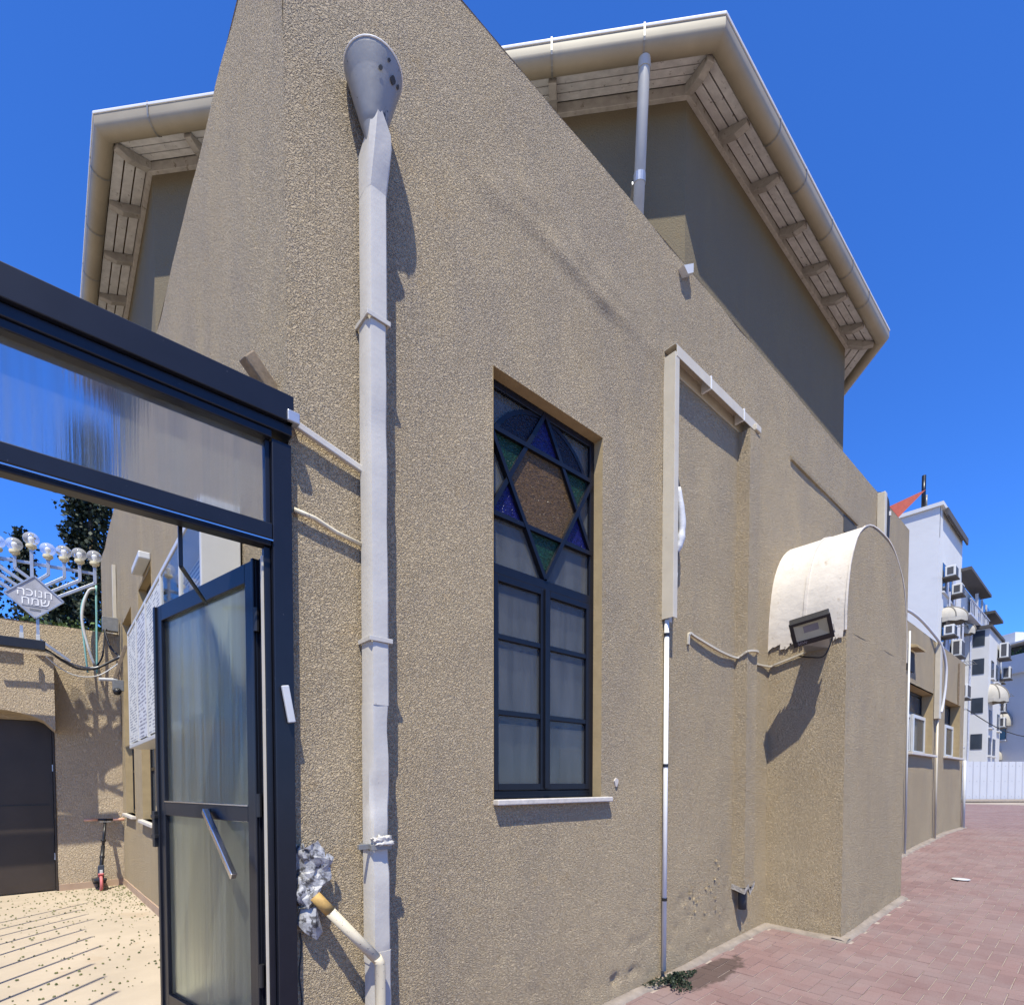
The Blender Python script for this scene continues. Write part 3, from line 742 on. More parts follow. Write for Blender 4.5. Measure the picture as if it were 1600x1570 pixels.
# flaked patch left of the chase, loose plaster
m = MB(); rr = random.Random(11)
for k in range(26):
    x, z = 3.55 + rr.gauss(0, .20), .62 + rr.gauss(0, .12)
    s = rr.uniform(.006, .02); a = rr.uniform(0, 6)
    q = [(x + s * math.cos(a + g) * rr.uniform(.6, 1.3), -.004 - rr.uniform(0, .012), z + s * math.sin(a + g) * rr.uniform(.5, 1.1)) for g in (0, 1.2, 2.5, 3.7, 5)]
    m.add(q, [(0, 1, 2, 3, 4)])
stuff(m.build('flaked_plaster', 'stucco_jamb', hall))
m = MB(); q = [(2.27 + .02 * math.cos(g) * (1 + .3 * math.sin(3 * g)), -.008, 1.60 + .032 * math.sin(g)) for g in [k * .7 for k in range(9)]]
m.prism(q, (0, .02, 0)); tag(m.build('plaster_chip', 'sill'), 'small pale chip in the render beside the window sill', 'plaster')

# ------------------------------------------------------------------ downpipe with funnel
dpn = thing('downpipe', 'white square downpipe with round funnel head on the corner wall', 'downpipe', (.36, -.07, 0))
PX0, PX1, PY0, PY1 = .315, .408, -.118, -.022
def square_pipe(z0, z1, dx=0, dent=0, name='pipe'):
    m = MB(); n = max(2, int((z1 - z0) / .06)); ring_ = [(PX0, PY1), (PX0, PY0 + .028), (PX0 + .012, PY0 + .002), (PX0 + .028, PY0), (PX1 - .008, PY0), (PX1, PY0 + .008), (PX1, PY1)]
    for i in range(n + 1):
        z = z0 + (z1 - z0) * i / n
        for k, (x, y) in enumerate(ring_):
            dd = dent * max(0, noise.noise((z * 4.2, x * 6, 3))) if 2 <= k <= 5 else 0
            m.v.append((x + dx + .002 * noise.noise((z * 2, k, 1)), y + dd, z))
    K = len(ring_)
    m.f = [(i * K + k, i * K + (k + 1) % K, (i + 1) * K + (k + 1) % K, (i + 1) * K + k) for i in range(n) for k in range(K)]
    m.f += [tuple(range(K))[::-1], tuple(range(n * K, n * K + K))]
    return m.build(name, 'white_metal', dpn, auto=True)
square_pipe(3.72, 4.285, .008); square_pipe(1.96, 3.724, .003, .012); square_pipe(.74, 1.964, 0, .06); square_pipe(-.02, .80, .004, .02)
# funnel, and the square pipe's cut mouth folded up in front of its neck
fc = Vector((.358, -.106, 0))
prof = [(.020, 4.32), (.024, 4.42), (.040, 4.50), (.064, 4.58), (.090, 4.66), (.111, 4.725), (.124, 4.765), (.127, 4.780), (.122, 4.782), (.104, 4.70), (.06, 4.56), (.03, 4.48)]
m = MB(); m.lathe(prof, fc, 32); fo = m.build('funnel', 'funnel', dpn, smooth=True)
MB().tube([fc + Vector((.1265 * math.cos(g), .1265 * math.sin(g), 4.781)) for g in [2 * math.pi * k / 32 for k in range(33)]], .004, 6).build('funnel_lip', 'gutter_rim', fo, smooth=True)
for (g, z, w, h) in ((-1.15, 4.70, .030, .016), (-.80, 4.715, .016, .010), (-1.75, 4.695, .018, .009), (-1.45, 4.74, .014, .006)):   # rust holes
    r_ = .0925 + (z - 4.66) * .325 + .002; c_ = fc + Vector((r_ * math.cos(g), r_ * math.sin(g), z)); t_ = Vector((-math.sin(g), math.cos(g), 0)); u_ = Vector((.31 * math.cos(g), .31 * math.sin(g), .95))
    MB().prism([c_ + t_ * (w * .5 * math.cos(q) * (1 + .3 * math.sin(2 * q))) + u_ * (h * math.sin(q)) for q in [k * .7 for k in range(9)]], Vector((math.cos(g), math.sin(g), 0)) * .0015).build('rust_hole', 'dark_room', fo)
m = MB(); rg = [(PX0, PY1), (PX0, PY0 + .028), (PX0 + .012, PY0 + .002), (PX0 + .028, PY0), (PX1 - .008, PY0), (PX1, PY0 + .008), (PX1, PY1)]
levels = [([4.28] * 7, 0, 0), ([4.37, 4.38, 4.40, 4.41, 4.36, 4.35, 4.34], -.024, .4), ([4.47, 4.54, 4.572, 4.580, 4.50, 4.45, 4.41], -.052, 1)]
for zs_, dy, k_ in levels:
    for q, (x, y) in enumerate(rg): m.v.append((x + .008 + (.012 * k_ if q in (2, 3) else 0), y + (dy if 1 <= q <= 5 else 0), zs_[q]))
m.f = [(a * 7 + q, a * 7 + q + 1, a * 7 + q + 8, a * 7 + q + 7) for a in range(2) for q in range(6)]
m.build('pipe_mouth', 'white_metal', dpn, auto=True)
for z in (3.70, 2.25):
    s = MB(); s.box(PX0 - .006, PX0 + .004, PY0 - .004, .0, z, z + .022); s.box(PX0 - .006, PX1 + .018, PY0 - .008, PY0 - .002, z, z + .022); s.box(PX1 + .004, PX1 + .014, PY0 - .006, 0, z, z + .02)
    s.build('pipe_clip', 'white_metal', dpn, .002)
s = MB(); s.box(PX0 - .008, PX0 + .001, PY0 - .006, .0, 1.285, 1.312); s.box(PX0 - .008, PX1 + .004, PY0 - .010, PY0 - .003, 1.285, 1.312); s.box(PX0 - .06, PX0 - .004, PY0 + .01, PY0 + .03, 1.290, 1.315)
s.build('pipe_clip', 'strap', dpn, .002)
# white conduit and cream pipe stub between gate and downpipe
cd = thing('white_conduit', 'short white conduit from gate head to the downpipe', 'conduit', (.15, -.03, 3.05))
MB().bar((-.01, -.032, 3.14), (.335, -.026, 3.055), .030, .022).build('trunking', 'white_metal', cd, .004)
MB().box(-.03, .02, -.085, -.045, 3.105, 3.150).build('end_box', 'steel', cd, .004)
tag(MB().tube([(.012, -.02, 2.775), (.10, -.024, 2.765), (.2, -.02, 2.735), (.335, -.022, 2.712)], .011, 8).build('stub_pipe', 'cream_pipe', None, smooth=True), 'thin plastered pipe between gate post and downpipe', 'pipe')
# slanted cream pipe with tape, and its plaster lump
sp = thing('slanted_pipe', 'cream slanted drain pipe with ochre tape low beside the downpipe', 'pipe', (.2, -.1, .4))
a, b = Vector((.065, -.065, 1.10)), Vector((.315, -.162, .785))
MB().tube([a + (b - a) * .22, b], .024, 14).build('pipe', 'cream_pipe', sp, smooth=True)
MB().tube([a, a + (b - a) * .24], .0255, 14).build('tape', 'rusty', sp, smooth=True)
MB().tube([b + Vector((-.006, 0, .012)), b + Vector((.012, 0, -.02)), b + Vector((.014, 0, -.3)), b + Vector((.016, .0, -.86))], .0245, 14).build('pipe', 'cream_pipe', sp, smooth=True)
def smooth_path_(P, n=3):
    P = [Vector(p) for p in P]; return [P[i].lerp(P[i + 1], k / n) + Vector((.003 * math.sin(i * 5 + k * 3), .002 * math.cos(k * 4), 0)) for i in range(len(P) - 1) for k in range(n)] + [P[-1]]
lump = thing('plaster_lump', 'grey lump of torn foil and mortar by the gate post', 'plaster', (.06, -.04, 1.1))
rr = random.Random(21)
def blob(c, r, sq, seed, mat, parent, name, amp=.55, fr=9):
    bm = bmesh.new(); bmesh.ops.create_icosphere(bm, subdivisions=4, radius=1)
    for v in bm.verts:
        d = 1 + amp * noise.fractal(v.co * 1.6 + Vector((seed, 0, 0)), .7, 2.1, 5)
        v.co = Vector((v.co.x * r * sq[0] * d, v.co.y * r * sq[1] * d, v.co.z * r * sq[2] * d)) + Vector(c)
    me = bpy.data.meshes.new(name); bm.to_mesh(me); bm.free(); me.materials.append(MT[mat])
    for p_ in me.polygons: p_.use_smooth = True
    o = bpy.data.objects.new(name, me); scene.collection.objects.link(o); adopt(o, parent) if parent else None
    return o
MT['foil'] = simple('crumpled grey mortar foil', (.33, .325, .32), .6, .15, .4, 34, 55, .6, .006, .4, (30, .52, .60, (.07, .065, .06), 1))
blob((.040, -.022, 1.12), .056, (.85, .6, 1.3), 2, 'foil', lump, 'foil_core', .4)
blob((.022, -.004, 1.24), .055, (.55, .25, 1.6), 5, 'foil', lump, 'mortar_smear', .4)
m = MB(); NU, NV = 9, 13; rr = random.Random(31)
for a in range(NU + 1):
    for b in range(NV + 1):
        u, v = a / NU, b / NV; wv = .55 + .45 * math.sin(v * 3.0 + .4) + .25 * noise.noise((v * 5, 1, 1))
        p_ = Vector((.004 + u * wv * .145, -.012 - .055 * math.sin(u * 2.2), 1.30 - .27 * v + .05 * u)) + noise.noise_vector((u * 5.2, v * 7.3, 3)) * .020 + noise.noise_vector((u * 13, v * 15, 5)) * .007
        if p_.y > -.004: p_.y = -.004
        m.v.append(tuple(p_))
m.f = [(a * (NV + 1) + b, (a + 1) * (NV + 1) + b, (a + 1) * (NV + 1) + b + 1, a * (NV + 1) + b + 1) for a in range(NU) for b in range(NV) if not (a > 6 and (b < 3 or b > 9)) and not (a > 4 and b > 11)]
m.build('torn_foil', 'foil', lump)
m = MB(); q = [(.02, -.02, 1.04), (.07, -.07, 1.05), (.105, -.055, .93), (.075, -.06, .90), (.03, -.045, .935), (.0, -.015, .98)]
m.add(q + [(.06, -.085, .985)], [(0, 1, 6), (1, 2, 6), (2, 3, 6), (3, 4, 6), (4, 5, 6), (5, 0, 6)]); m.build('hanging_foil', 'foil', lump)
blob((.366, -.124, 1.325), .036, (1.35, .40, .70), 17, 'white_metal', dpn, 'tie_rag', .9)
MB().tube([(.022 + .006 * math.sin(z * 25), -.003, .93 - z) for z in [k * .05 for k in range(19)]], .0035, 5).build('crack', 'dark_room', lump)

# ------------------------------------------------------------------ cable tray on street wall
tray = thing('cable_tray', 'cream open cable tray bent in an angle on the street wall', 'cable tray', (2.85, -.05, 2.9))
def channel_v(x0, x1, z0, z1, d, parent, name='upright', mat='cream'):
    m = MB(); m.box(x0, x0 + .006, -d, 0, z0, z1); m.box(x0 + .006, x1, -.006, 0, z0, z1); m.box(x0 + .006, x0 + .06, -d, -d + .005, z0, z1)
    return m.build(name, mat, parent, .0015)
tx = 2.83
channel_v(tx, tx + .135, 2.87, 4.86, .10, tray)
m = MB()
m.bar((tx, -.05, 4.915), (4.22, -.05, 4.91), .006, .10, (0, 0, 1)); m.bar((tx + .02, -.1, 4.875), (4.22, -.1, 4.870), .085, .006, (0, 0, 1)); m.bar((tx + .14, -.003, 4.865), (4.22, -.003, 4.862), .1, .006, (0, 0, 1))
m.build('head', 'cream', tray, .0015)
for xx in (3.35, 3.93): MB().box(xx, xx + .016, -.106, -.02, 4.826, 4.928).build('joint_strip', 'gutter_rim', tray)
MB().box(4.13, 4.225, -.13, -.0, 4.82, 4.875).build('end_cap', 'cream', tray, .006)
cb = [(tx + .09, -.04, 4.84), (tx + .09, -.045, 4.4), (tx + .095, -.05, 4.05), (tx + .115, -.075, 3.82), (tx + .14, -.085, 3.62), (tx + .125, -.08, 3.48), (tx + .10, -.06, 3.36), (tx + .085, -.05, 3.1), (tx + .08, -.04, 2.9)]
def smooth_path(P, n=6):
    P = [Vector(p) for p in P]; out = []
    for i in range(len(P) - 1):
        p0, p1, p2, p3 = P[max(i - 1, 0)], P[i], P[i + 1], P[min(i + 2, len(P) - 1)]
        for k in range(n):
            t = k / n; out.append(.5 * ((2 * p1) + (p2 - p0) * t + (2 * p0 - 5 * p1 + 4 * p2 - p3) * t * t + (3 * p1 - p0 - 3 * p2 + p3) * t ** 3))
    return out + [P[-1]]
cp = smooth_path(cb)
tag(MB().tube(cp, .018, 8).build('black_cable', 'black_cable', None, smooth=True), 'black cable lying in the bent cable tray', 'cable')
wrap = [p for p in cp if 3.36 < p.z < 3.92]
wr = MB().tube(wrap, [.022 + .010 * noise.noise((i * .35, 1, 3)) + .008 * math.sin(math.pi * i / max(1, len(wrap) - 1)) for i in range(len(wrap))], 10).build('tape_wrap', 'tape', None, smooth=True)
tag(wr, 'bulging white tape wrapped round the cable in the tray', 'tape')
wr2 = MB().tube([p for p in cp if 3.05 < p.z < 3.24], .024, 10).build('tape_wrap', 'tape', None, smooth=True); tag(wr2, 'short white tape wrap lower down the tray cable', 'tape')
cdt = thing('wall_conduit', 'thin white conduit running from the cable tray to the ground', 'conduit', (2.86, -.03, .05))
MB().tube([(2.86, -.028, 2.92), (2.86, -.028, .10)], .0185, 12).build('pipe', 'gutter_rim', cdt, smooth=True)
for z in (2.74, 1.72, .66): MB().tube([(2.86, -.028, z), (2.86, -.028, z + .025)], .022, 12).build('clip', 'black', cdt)
# thin cable trunking from the wall to the floodlight
tc = smooth_path([(3.20, -.012, 2.74), (3.21, -.016, 2.83), (3.30, -.02, 2.815), (3.7, -.026, 2.76), (4.0, -.024, 2.75), (4.03, -.07, 2.77), (4.04, -.128, 2.80), (4.20, -.135, 2.81), (4.28, -.02, 2.76), (4.70, -.022, 2.77), (4.728, -.10, 2.79), (4.728, -.36, 2.855)], 5)
m = MB()
for i in range(len(tc) - 1): m.bar(tc[i], tc[i + 1] + (tc[i + 1] - tc[i]).normalized() * .004, .016, .022)
tag(m.build('cable_trunking', 'cream'), 'sagging thin cable strip along the wall to the floodlight', 'cable')

# ------------------------------------------------------------------ floodlight
fl = thing('floodlight', 'black square floodlight tilted down below the white vault', 'floodlight', (4.6, -.37, 2.9))
O = Vector((4.42, -.518, 2.972))
nrm = Vector((-.72, -.30, -.62)).normalized()
sx = Vector((.30, -.90, 0)); sx = (sx - nrm * sx.dot(nrm)).normalized(); sy = nrm.cross(sx)
if sy.z < 0: sy = -sy
sx = (sx + sy * .18).normalized(); sy = (sy - sx * sy.dot(sx)).normalized()
def FP(u, v, w): return O + sx * u + sy * v + nrm * w
def fbox(u0, u1, v0, v1, w0, w1): 
    m = MB(); m.prism([FP(u0, v0, w0), FP(u1, v0, w0), FP(u1, v1, w0), FP(u0, v1, w0)], nrm * (w1 - w0)); return m
fbox(-.16, .16, -.115, .115, -.10, -.012).build('housing', 'black', fl, .006)
m = MB()
for (u0, u1, v0, v1) in ((-.165, .165, .085, .115), (-.165, .165, -.118, -.070), (-.165, -.132, -.070, .085), (.132, .165, -.070, .085)): 
    b_ = fbox(u0, u1, v0, v1, -.012, .012); m.add(b_.v, b_.f)
m.build('bezel', 'black', fl, .004)
m = MB(); o_ = [(-.132, -.070), (.132, -.070), (.132, .085), (-.132, .085)]; i_ = [(-.06, -.010), (.06, -.010), (.06, .055), (-.06, .055)]
m.v = [FP(u, v, .004) for u, v in o_] + [FP(u, v, -.010) for u, v in i_]
m.f = [(k, (k + 1) % 4, 4 + (k + 1) % 4, 4 + k) for k in range(4)]; m.build('reflector', 'reflector', fl)
fbox(-.06, .06, -.010, .055, -.011, -.008).build('led_plate', 'led', fl)
fbox(-.133, .133, -.071, .086, .006, .009).build('lens', 'clear', fl)
m = MB()
for s in (-1, 1):
    m.bar(FP(s * .17, 0, -.03), FP(s * .17, -.10, -.07), .02, .004, sy); m.bar(FP(s * .17, -.10, -.07), FP(s * .1, -.16, -.10), .02, .004, sy)
m.bar(FP(-.1, -.16, -.10), FP(.1, -.16, -.10), .03, .006, nrm); m.add([FP(-.10, -.16, -.10), FP(.12, -.16, -.10), Vector((4.75, -.56, 2.86)), Vector((4.75, -.34, 2.86))], [(0, 1, 2, 3)]); m.add([FP(-.10, -.15, -.10), FP(.12, -.15, -.10), Vector((4.75, -.56, 2.87)), Vector((4.75, -.34, 2.87))], [(0, 1, 2, 3)])
m.build('yoke', 'steel', fl)
for s in range(9): fbox(-.145 + s * .035, -.139 + s * .035, -.10, .10, -.125, -.10).build('fin', 'black', fl)
tag(MB().tube(smooth_path([FP(.12, -.10, -.05), FP(.14, -.17, -.09), (4.62, -.56, 2.77), (4.735, -.40, 2.80), (4.735, -.30, 2.83)]), .006, 6).build('lamp_cable', 'black_cable', None, smooth=True), 'loose black lead hanging under the floodlight', 'cable')
def text_mesh(body, size, mat, name, parent, M4, extrude=.0008, align='CENTER'):
    cu = bpy.data.curves.new(name, 'FONT'); cu.body = body; cu.size = size; cu.extrude = extrude; cu.align_x = align; cu.align_y = 'CENTER'
    to = bpy.data.objects.new('tmp', cu); scene.collection.objects.link(to)
    dg = bpy.context.evaluated_depsgraph_get(); me = bpy.data.meshes.new_from_object(to.evaluated_get(dg)); bpy.data.objects.remove(to)
    me.transform(M4); me.materials.clear(); me.materials.append(MT[mat]); me.name = name
    o = bpy.data.objects.new(name, me); scene.collection.objects.link(o)
    if parent: adopt(o, parent)
    return o
def frame4(o, ex, ey):
    ez = ex.cross(ey); M4 = Matrix((ex, ey, ez)).transposed().to_4x4(); M4.translation = o; return M4
ex_ = sx if sx.cross(sy).dot(nrm) > 0 else -sx
text_mesh('50W', .04, 'led', 'power_mark', fl, frame4(FP(0, -.094, .0125) - ex_ * .09, ex_, sy))

# ------------------------------------------------------------------ gate
gate = thing('metal_gate', 'navy metal gate frame with frosted transom and open door leaf', 'gate', (-.65, 0, .4))
GX0 = -1.42
box('post', 'navy', gate, (-.082, -.003, -.042, .045, .28, 3.03), .004)
box('post', 'navy', gate, (GX0, GX0 + .082, -.042, .045, .28, 3.03), .004)
m = MB(); m.box(GX0, -.001, -.075, .065, 3.105, 3.215); m.box(GX0, -.003, -.055, .055, 3.060, 3.103); m.box(GX0 + .082, -.082, -.045, .045, 3.028, 3.060)
m.build('head_beam', 'navy', gate, .004)
m = MB(); m.box(GX0 + .082, -.083, -.040, .045, 2.615, 2.680); m.box(GX0 + .082, -.083, -.028, .030, 2.590, 2.613)
m.build('transom_rail', 'navy', gate, .004)
m = MB(); m.box(GX0 + .082, -.083, -.048, -.042, 2.604, 2.609); m.build('bright_strip', 'chrome', gate)
box('transom_bead', 'navy', gate, (GX0 + .082, GX0 + .10, -.02, .02, 2.682, 3.026), .002); box('transom_bead', 'navy', gate, (-.103, -.084, -.02, .02, 2.682, 3.026), .002)
box('transom_pane', 'frosted', gate, (GX0 + .09, -.09, -.004, .004, 2.672, 3.034))
box('jamb_stop', 'navy', gate, (-.110, -.084, -.012, .020, .31, 2.588), .003)
box('rubber_seal', 'cream', gate, (-.119, -.111, -.006, .010, .44, 2.55))
# leaf
dl = Vector((math.cos(R(102.1)), math.sin(R(102.1)), 0)); nl = Vector((-dl.y, dl.x, 0))        # nl points to the camera side
H = Vector((-.118, .085, 0)); LT = .045; LL = 1.08
def LP(s, z, w): return H + dl * s + nl * w + Vector((0, 0, z))
def lbox(m, s0, s1, z0, z1, w0, w1): m.prism([LP(s0, z0, w0), LP(s1, z0, w0), LP(s1, z1, w0), LP(s0, z1, w0)], nl * (w1 - w0)); return m
Z0, Z1 = .312, 2.565
m = MB(); lbox(m, 0, .095, Z0, Z1, -LT, 0); lbox(m, LL - .075, LL, Z0, Z1, -LT, 0); lbox(m, .095, LL - .075, Z1 - .085, Z1, -LT, 0); lbox(m, .095, LL - .075, 1.420, 1.492, -LT, 0); lbox(m, .095, LL - .075, Z0, Z0 + .11, -LT, 0)
lbox(m, -.016, -.002, Z0, Z1, -LT + .008, -.012); lbox(m, .0, .02, Z0, Z1, .0, .012); lbox(m, LL - .015, LL + .012, Z0, Z1, -.012, .01)
leaf = m.build('door_leaf', 'navy', gate, .003)
for (a, b) in ((1.486, Z1 - .08), (Z0 + .10, 1.426)):
    m = MB(); lbox(m, .088, LL - .068, a, b, -.026, -.020); m.build('pane', 'frosted_door', leaf)
m = MB(); lbox(m, .093, LL - .073, 1.4925, 1.4985, -.018, .003); m.build('bead', 'chrome', leaf)
m = MB(); m.bar(LP(.47, 1.462, .022), LP(.10, 1.185, .065), .030, .026); m.bar(LP(.47, 1.462, 0), LP(.47, 1.462, .03), .02, .02); m.build('prop_bar', 'chrome', leaf, .003)
m = MB(); lbox(m, LL + .0, LL + .03, 1.24, 1.44, -.01, .028); lbox(m, LL - .01, LL + .045, 1.29, 1.31, .0, .03); lbox(m, LL - .01, LL + .045, 1.40, 1.42, .0, .03); m.build('latch', 'black', leaf, .003)
for z in (.75, 1.5, 2.3): MB().tube([LP(-.012, z - .05, .004), LP(-.012, z + .05, .004)], .012, 10).build('hinge', 'black', gate, smooth=False)
for z in (.72, 1.42, 2.28): MB().tube([LP(.005, z, -.02), LP(-.0165, z, -.02)], .004, 8).build('screw', 'chrome', leaf)
m = MB(); p1 = Vector((-.36, .05, 2.64)); p2 = LP(.55, 2.60, -.02); p3 = Vector((-.36, .30, 2.62))
m.bar((-.40, .06, 2.66), (-.40, .06, 2.45), .014, .014); m.bar((-.40, .06, 2.45), LP(.42, 2.45, .02), .012, .012)
m.build('stay_arm', 'black', gate)
mz = MB(); mz.bar((-.047, -.056, 2.01), (-.020, -.056, 1.855), .030, .018, (1, 0, 0)); tag(mz.build('doorpost_case', 'white_plain', None, .004), 'small white slanted case fixed on the gate post', 'case')

# ------------------------------------------------------------------ courtyard: notice board
nb = thing('notice_board', 'long white framed glass notice case on the courtyard wall', 'notice board', (-.1, 2.4, 1.9))
NB = (-.20, -.012, .72, 4.02, 1.93, 3.06)
m = MB(); t = .035
m.box(NB[0], NB[1], NB[2], NB[3], NB[5] - t, NB[5]); m.box(NB[0], NB[1], NB[2], NB[3], NB[4], NB[4] + t)
m.box(NB[0], NB[1], NB[2], NB[2] + t, NB[4] + t, NB[5] - t); m.box(NB[0], NB[1], NB[3] - t, NB[3], NB[4] + t, NB[5] - t)
m.build('case', 'white_plain', nb, .004)
box('backboard', 'white_plain', nb, (-.06, -.03, NB[2] + t, NB[3] - t, NB[4] + t, NB[5] - t))
ys = [NB[2] + t, 1.30, 2.00, 2.75, 3.35, NB[3] - t]
for i in range(5):
    if i < 2: box('glass_door', 'clear', nb, (NB[0] + .006, NB[0] + .010, ys[i] + .003, ys[i + 1] - .003, NB[4] + t, NB[5] - t))
    if i: box('mullion', 'white_plain', nb, (NB[0] - .004, NB[0] + .02, ys[i] - .012, ys[i] + .012, NB[4] + t, NB[5] - t), .002)
    box('notice_sheet', 'paper' if i % 2 else 'paper2', nb, (*((-.064, -.061) if i < 2 else (NB[0] + .004, NB[0] + .012)), ys[i] + .03, ys[i + 1] - .03, NB[4] + .05, NB[5] - .05))

# ------------------------------------------------------------------ courtyard: end wall, canopy, door
BY = 7.05
cw = thing('courtyard_end_wall', 'rough sand wall closing the courtyard behind the scooter', 'wall', (-2, 7.05, .1))
wall('wall_face', 'stucco_court', cw, (-5.2, BY, 0), (1, 0, 0), (0, -1, 0), 5.2, -.1, 3.70, [(3.15, 4.47, .0, 2.42)], .10, lambda u, z: und(u, z, .01), .16, 'stucco_court')
MB().box(-5.2, -.01, BY + .16, BY + .3, -.1, 3.69).build('wall_back', 'stucco_court', cw)
cano = thing('arched_canopy', 'thick sand stucco canopy with arched underside over the dark door', 'canopy', (-1.9, 6.75, 2.4))
m = MB(); CYF = 6.60
xa, xb = -3.4, -.725; n = 24; under = []
for k in range(n + 1):
    x = xa + (xb - xa) * k / n; c = (x + 1.55) / .80
    z = 2.26 + (.24 * math.sqrt(max(0, 1 - abs(c) ** 2.6)) if abs(c) < 1 else 0)
    under.append((x, z))
for k in range(n):
    (x0_, z0_), (x1_, z1_) = under[k], under[k + 1]
    m.add([(x0_, CYF, z0_), (x1_, CYF, z1_), (x1_, CYF, 3.20), (x0_, CYF, 3.20)], [(0, 1, 2, 3)])
    m.add([(x0_, CYF, z0_), (x1_, CYF, z1_), (x1_, BY, z1_), (x0_, BY, z0_)], [(0, 1, 2, 3)])
m.add([(xa, CYF, 3.20), (xb, CYF, 3.20), (xb, BY, 3.20), (xa, BY, 3.20)], [(0, 1, 2, 3)])
m.add([(xb, CYF, 2.26), (xb, BY, 2.26), (xb, BY, 3.20), (xb, CYF, 3.20)], [(0, 1, 2, 3)]); m.add([(xa, CYF, 2.26), (xa, BY, 2.26), (xa, BY, 3.20), (xa, CYF, 3.20)], [(0, 1, 2, 3)])
m.build('canopy_body', 'stucco_court', cano)
door = thing('steel_door', 'dark brown steel door under the arched canopy', 'door', (-1.35, 7.15, .13))
box('frame', 'dark_door', door, (-.755, -.732, BY + .02, BY + .14, .13, 2.42), .003)
box('panel', 'dark_door', door, (-2.05, -.758, BY + .09, BY + .13, .14, 2.42), .004)
for z in (.55, 1.75): MB().tube([(-.756, BY + .075, z), (-.756, BY + .075, z + .09)], .011, 8).build('hinge', 'steel', door)
box('fold_line', 'black', door, (-2.04, -.80, BY + .083, BY + .0905, 1.29, 1.305))
sk = MB(); sk.box(-.725, -.012, BY - .014, BY - .001, court_z(BY) - .01, court_z(BY) + .09); sk.build('skirting', 'skirting', cw, .003)
m = MB()
for k in range(14):
    ya, yb = .1 + .495 * k, .1 + .495 * (k + 1); za, zb_ = court_z(ya), court_z(yb)
    m.add([(-.016, ya, za - .01), (-.016, yb, zb_ - .01), (-.016, yb, zb_ + .085), (-.016, ya, za + .085), (.0, ya, za + .085), (.0, yb, zb_ + .085)], [(0, 1, 2, 3), (3, 2, 5, 4)])
m.build('skirting', 'skirting', court_wall)

# ------------------------------------------------------------------ menorah lamp stand
men = thing('menorah_stand', 'nine branched metal lamp stand with globes above the canopy', 'lamp stand', (-.88, 6.42, 3.2))
MY = 6.42; mx = -.905; sp_ = .152
def mbar(m, a, b, w=.034): m.bar((a[0], MY, a[1]), (b[0], MY, b[1]), w, w, (0, 1, 0))
m = MB(); mbar(m, (mx, 4.02), (mx, 4.43)); m.build('stem', 'steel', men, .003)
m = MB(); m.bar((mx - 4 * sp_, MY + .03, 4.255), (mx + 4 * sp_, MY + .03, 4.305), .036, .02, (0, 0, 1)); m.build('crossbar', 'steel', men, .003)
for s in (-1, 1):
    for k in range(1, 5):
        m = MB(); x = mx + s * k * sp_; zt = 4.33 + .012 * s * k; zk = 4.15 - .0 * k + .02
        mbar(m, (x, zt), (x, zk)); dx = abs(x - mx) - .02; q_ = (k - .35) / 4.6; mbar(m, (x, zk + .006), (mx + .02 + s * .27 * q_, 3.86 + .255 * (1 - q_))); m.build('branch', 'steel', men, .003)
def lamp(x, z):
    b = MB(); b.lathe([(.022, 0), (.030, .02), (.048, .028), (.054, .05), (.050, .062), (.030, .068)], (x, MY, z), 16)
    lb = b.build('lamp', 'lamp_base', men, smooth=False, auto=True)
    g = MB(); g.lathe([(.024, .066)] + [(.080 * math.sin(t), .136 - .074 * math.cos(t)) for t in [.42 + .27 * k for k in range(10)]] + [(.004, .210)], (x, MY, z), 20); g.build('globe', 'globe', lb, smooth=True)
    g = MB(); g.lathe([(.014, .066), (.016, .085), (.028, .115), (.031, .135), (.022, .155), (.004, .162)], (x, MY, z), 14); g.build('bulb', 'bulb', lb, smooth=True)
lamp(mx, 4.43)
for s in (-1, 1):
    for k in range(1, 5): lamp(mx + s * k * sp_, 4.335 + .012 * s * k)
pc = Vector((mx + .02, MY - .03, 3.86)); hw, hh = .27, .255
MB().prism([pc + Vector((hw, 0, 0)), pc + Vector((0, 0, hh)), pc + Vector((-hw, 0, 0)), pc + Vector((0, 0, -hh))], (0, .012, 0)).build('plate', 'plate', men, .002)
m = MB()
for a, b in (((hw, 0), (0, hh)), ((0, hh), (-hw, 0)), ((-hw, 0), (0, -hh)), ((0, -hh), (hw, 0))):
    m.bar(pc + Vector((a[0], .006, a[1])), pc + Vector((b[0], .006, b[1])), .03, .016, (0, 1, 0))
m.build('plate_rim', 'steel', men)
text_mesh('\u05d4\u05db\u05d5\u05e0\u05d7', .135, 'letter', 'lettering', men, frame4(pc + Vector((0, -.003, .045)), Vector((1, 0, 0)), Vector((0, 0, 1))))
text_mesh('\u05d7\u05de\u05e9', .135, 'letter', 'lettering', men, frame4(pc + Vector((.005, -.003, -.055)), Vector((1, 0, 0)), Vector((0, 0, 1))))
m = MB(); m.box(pc.x - .12, pc.x + .12, pc.y - .003, pc.y, pc.z - .118, pc.z - .112); m.box(pc.x - .05, pc.x + .05, pc.y - .003, pc.y, pc.z - .165, pc.z - .142); m.build('small_print', 'strap', men)
m = MB(); mbar(m, (mx + .04, 3.62), (mx + .04, 3.30), .03); mbar(m, (mx - .11, 3.50), (mx - .11, 3.30), .03); m.bar((mx + .05, MY, 3.36), (mx + .34, MY + .02, 3.14), .028, .028, (0, 1, 0)); m.bar((mx - .45, MY, 3.315), (mx + .08, MY, 3.335), .03, .02, (0, 0, 1)); m.build('foot_frame', 'steel', men)
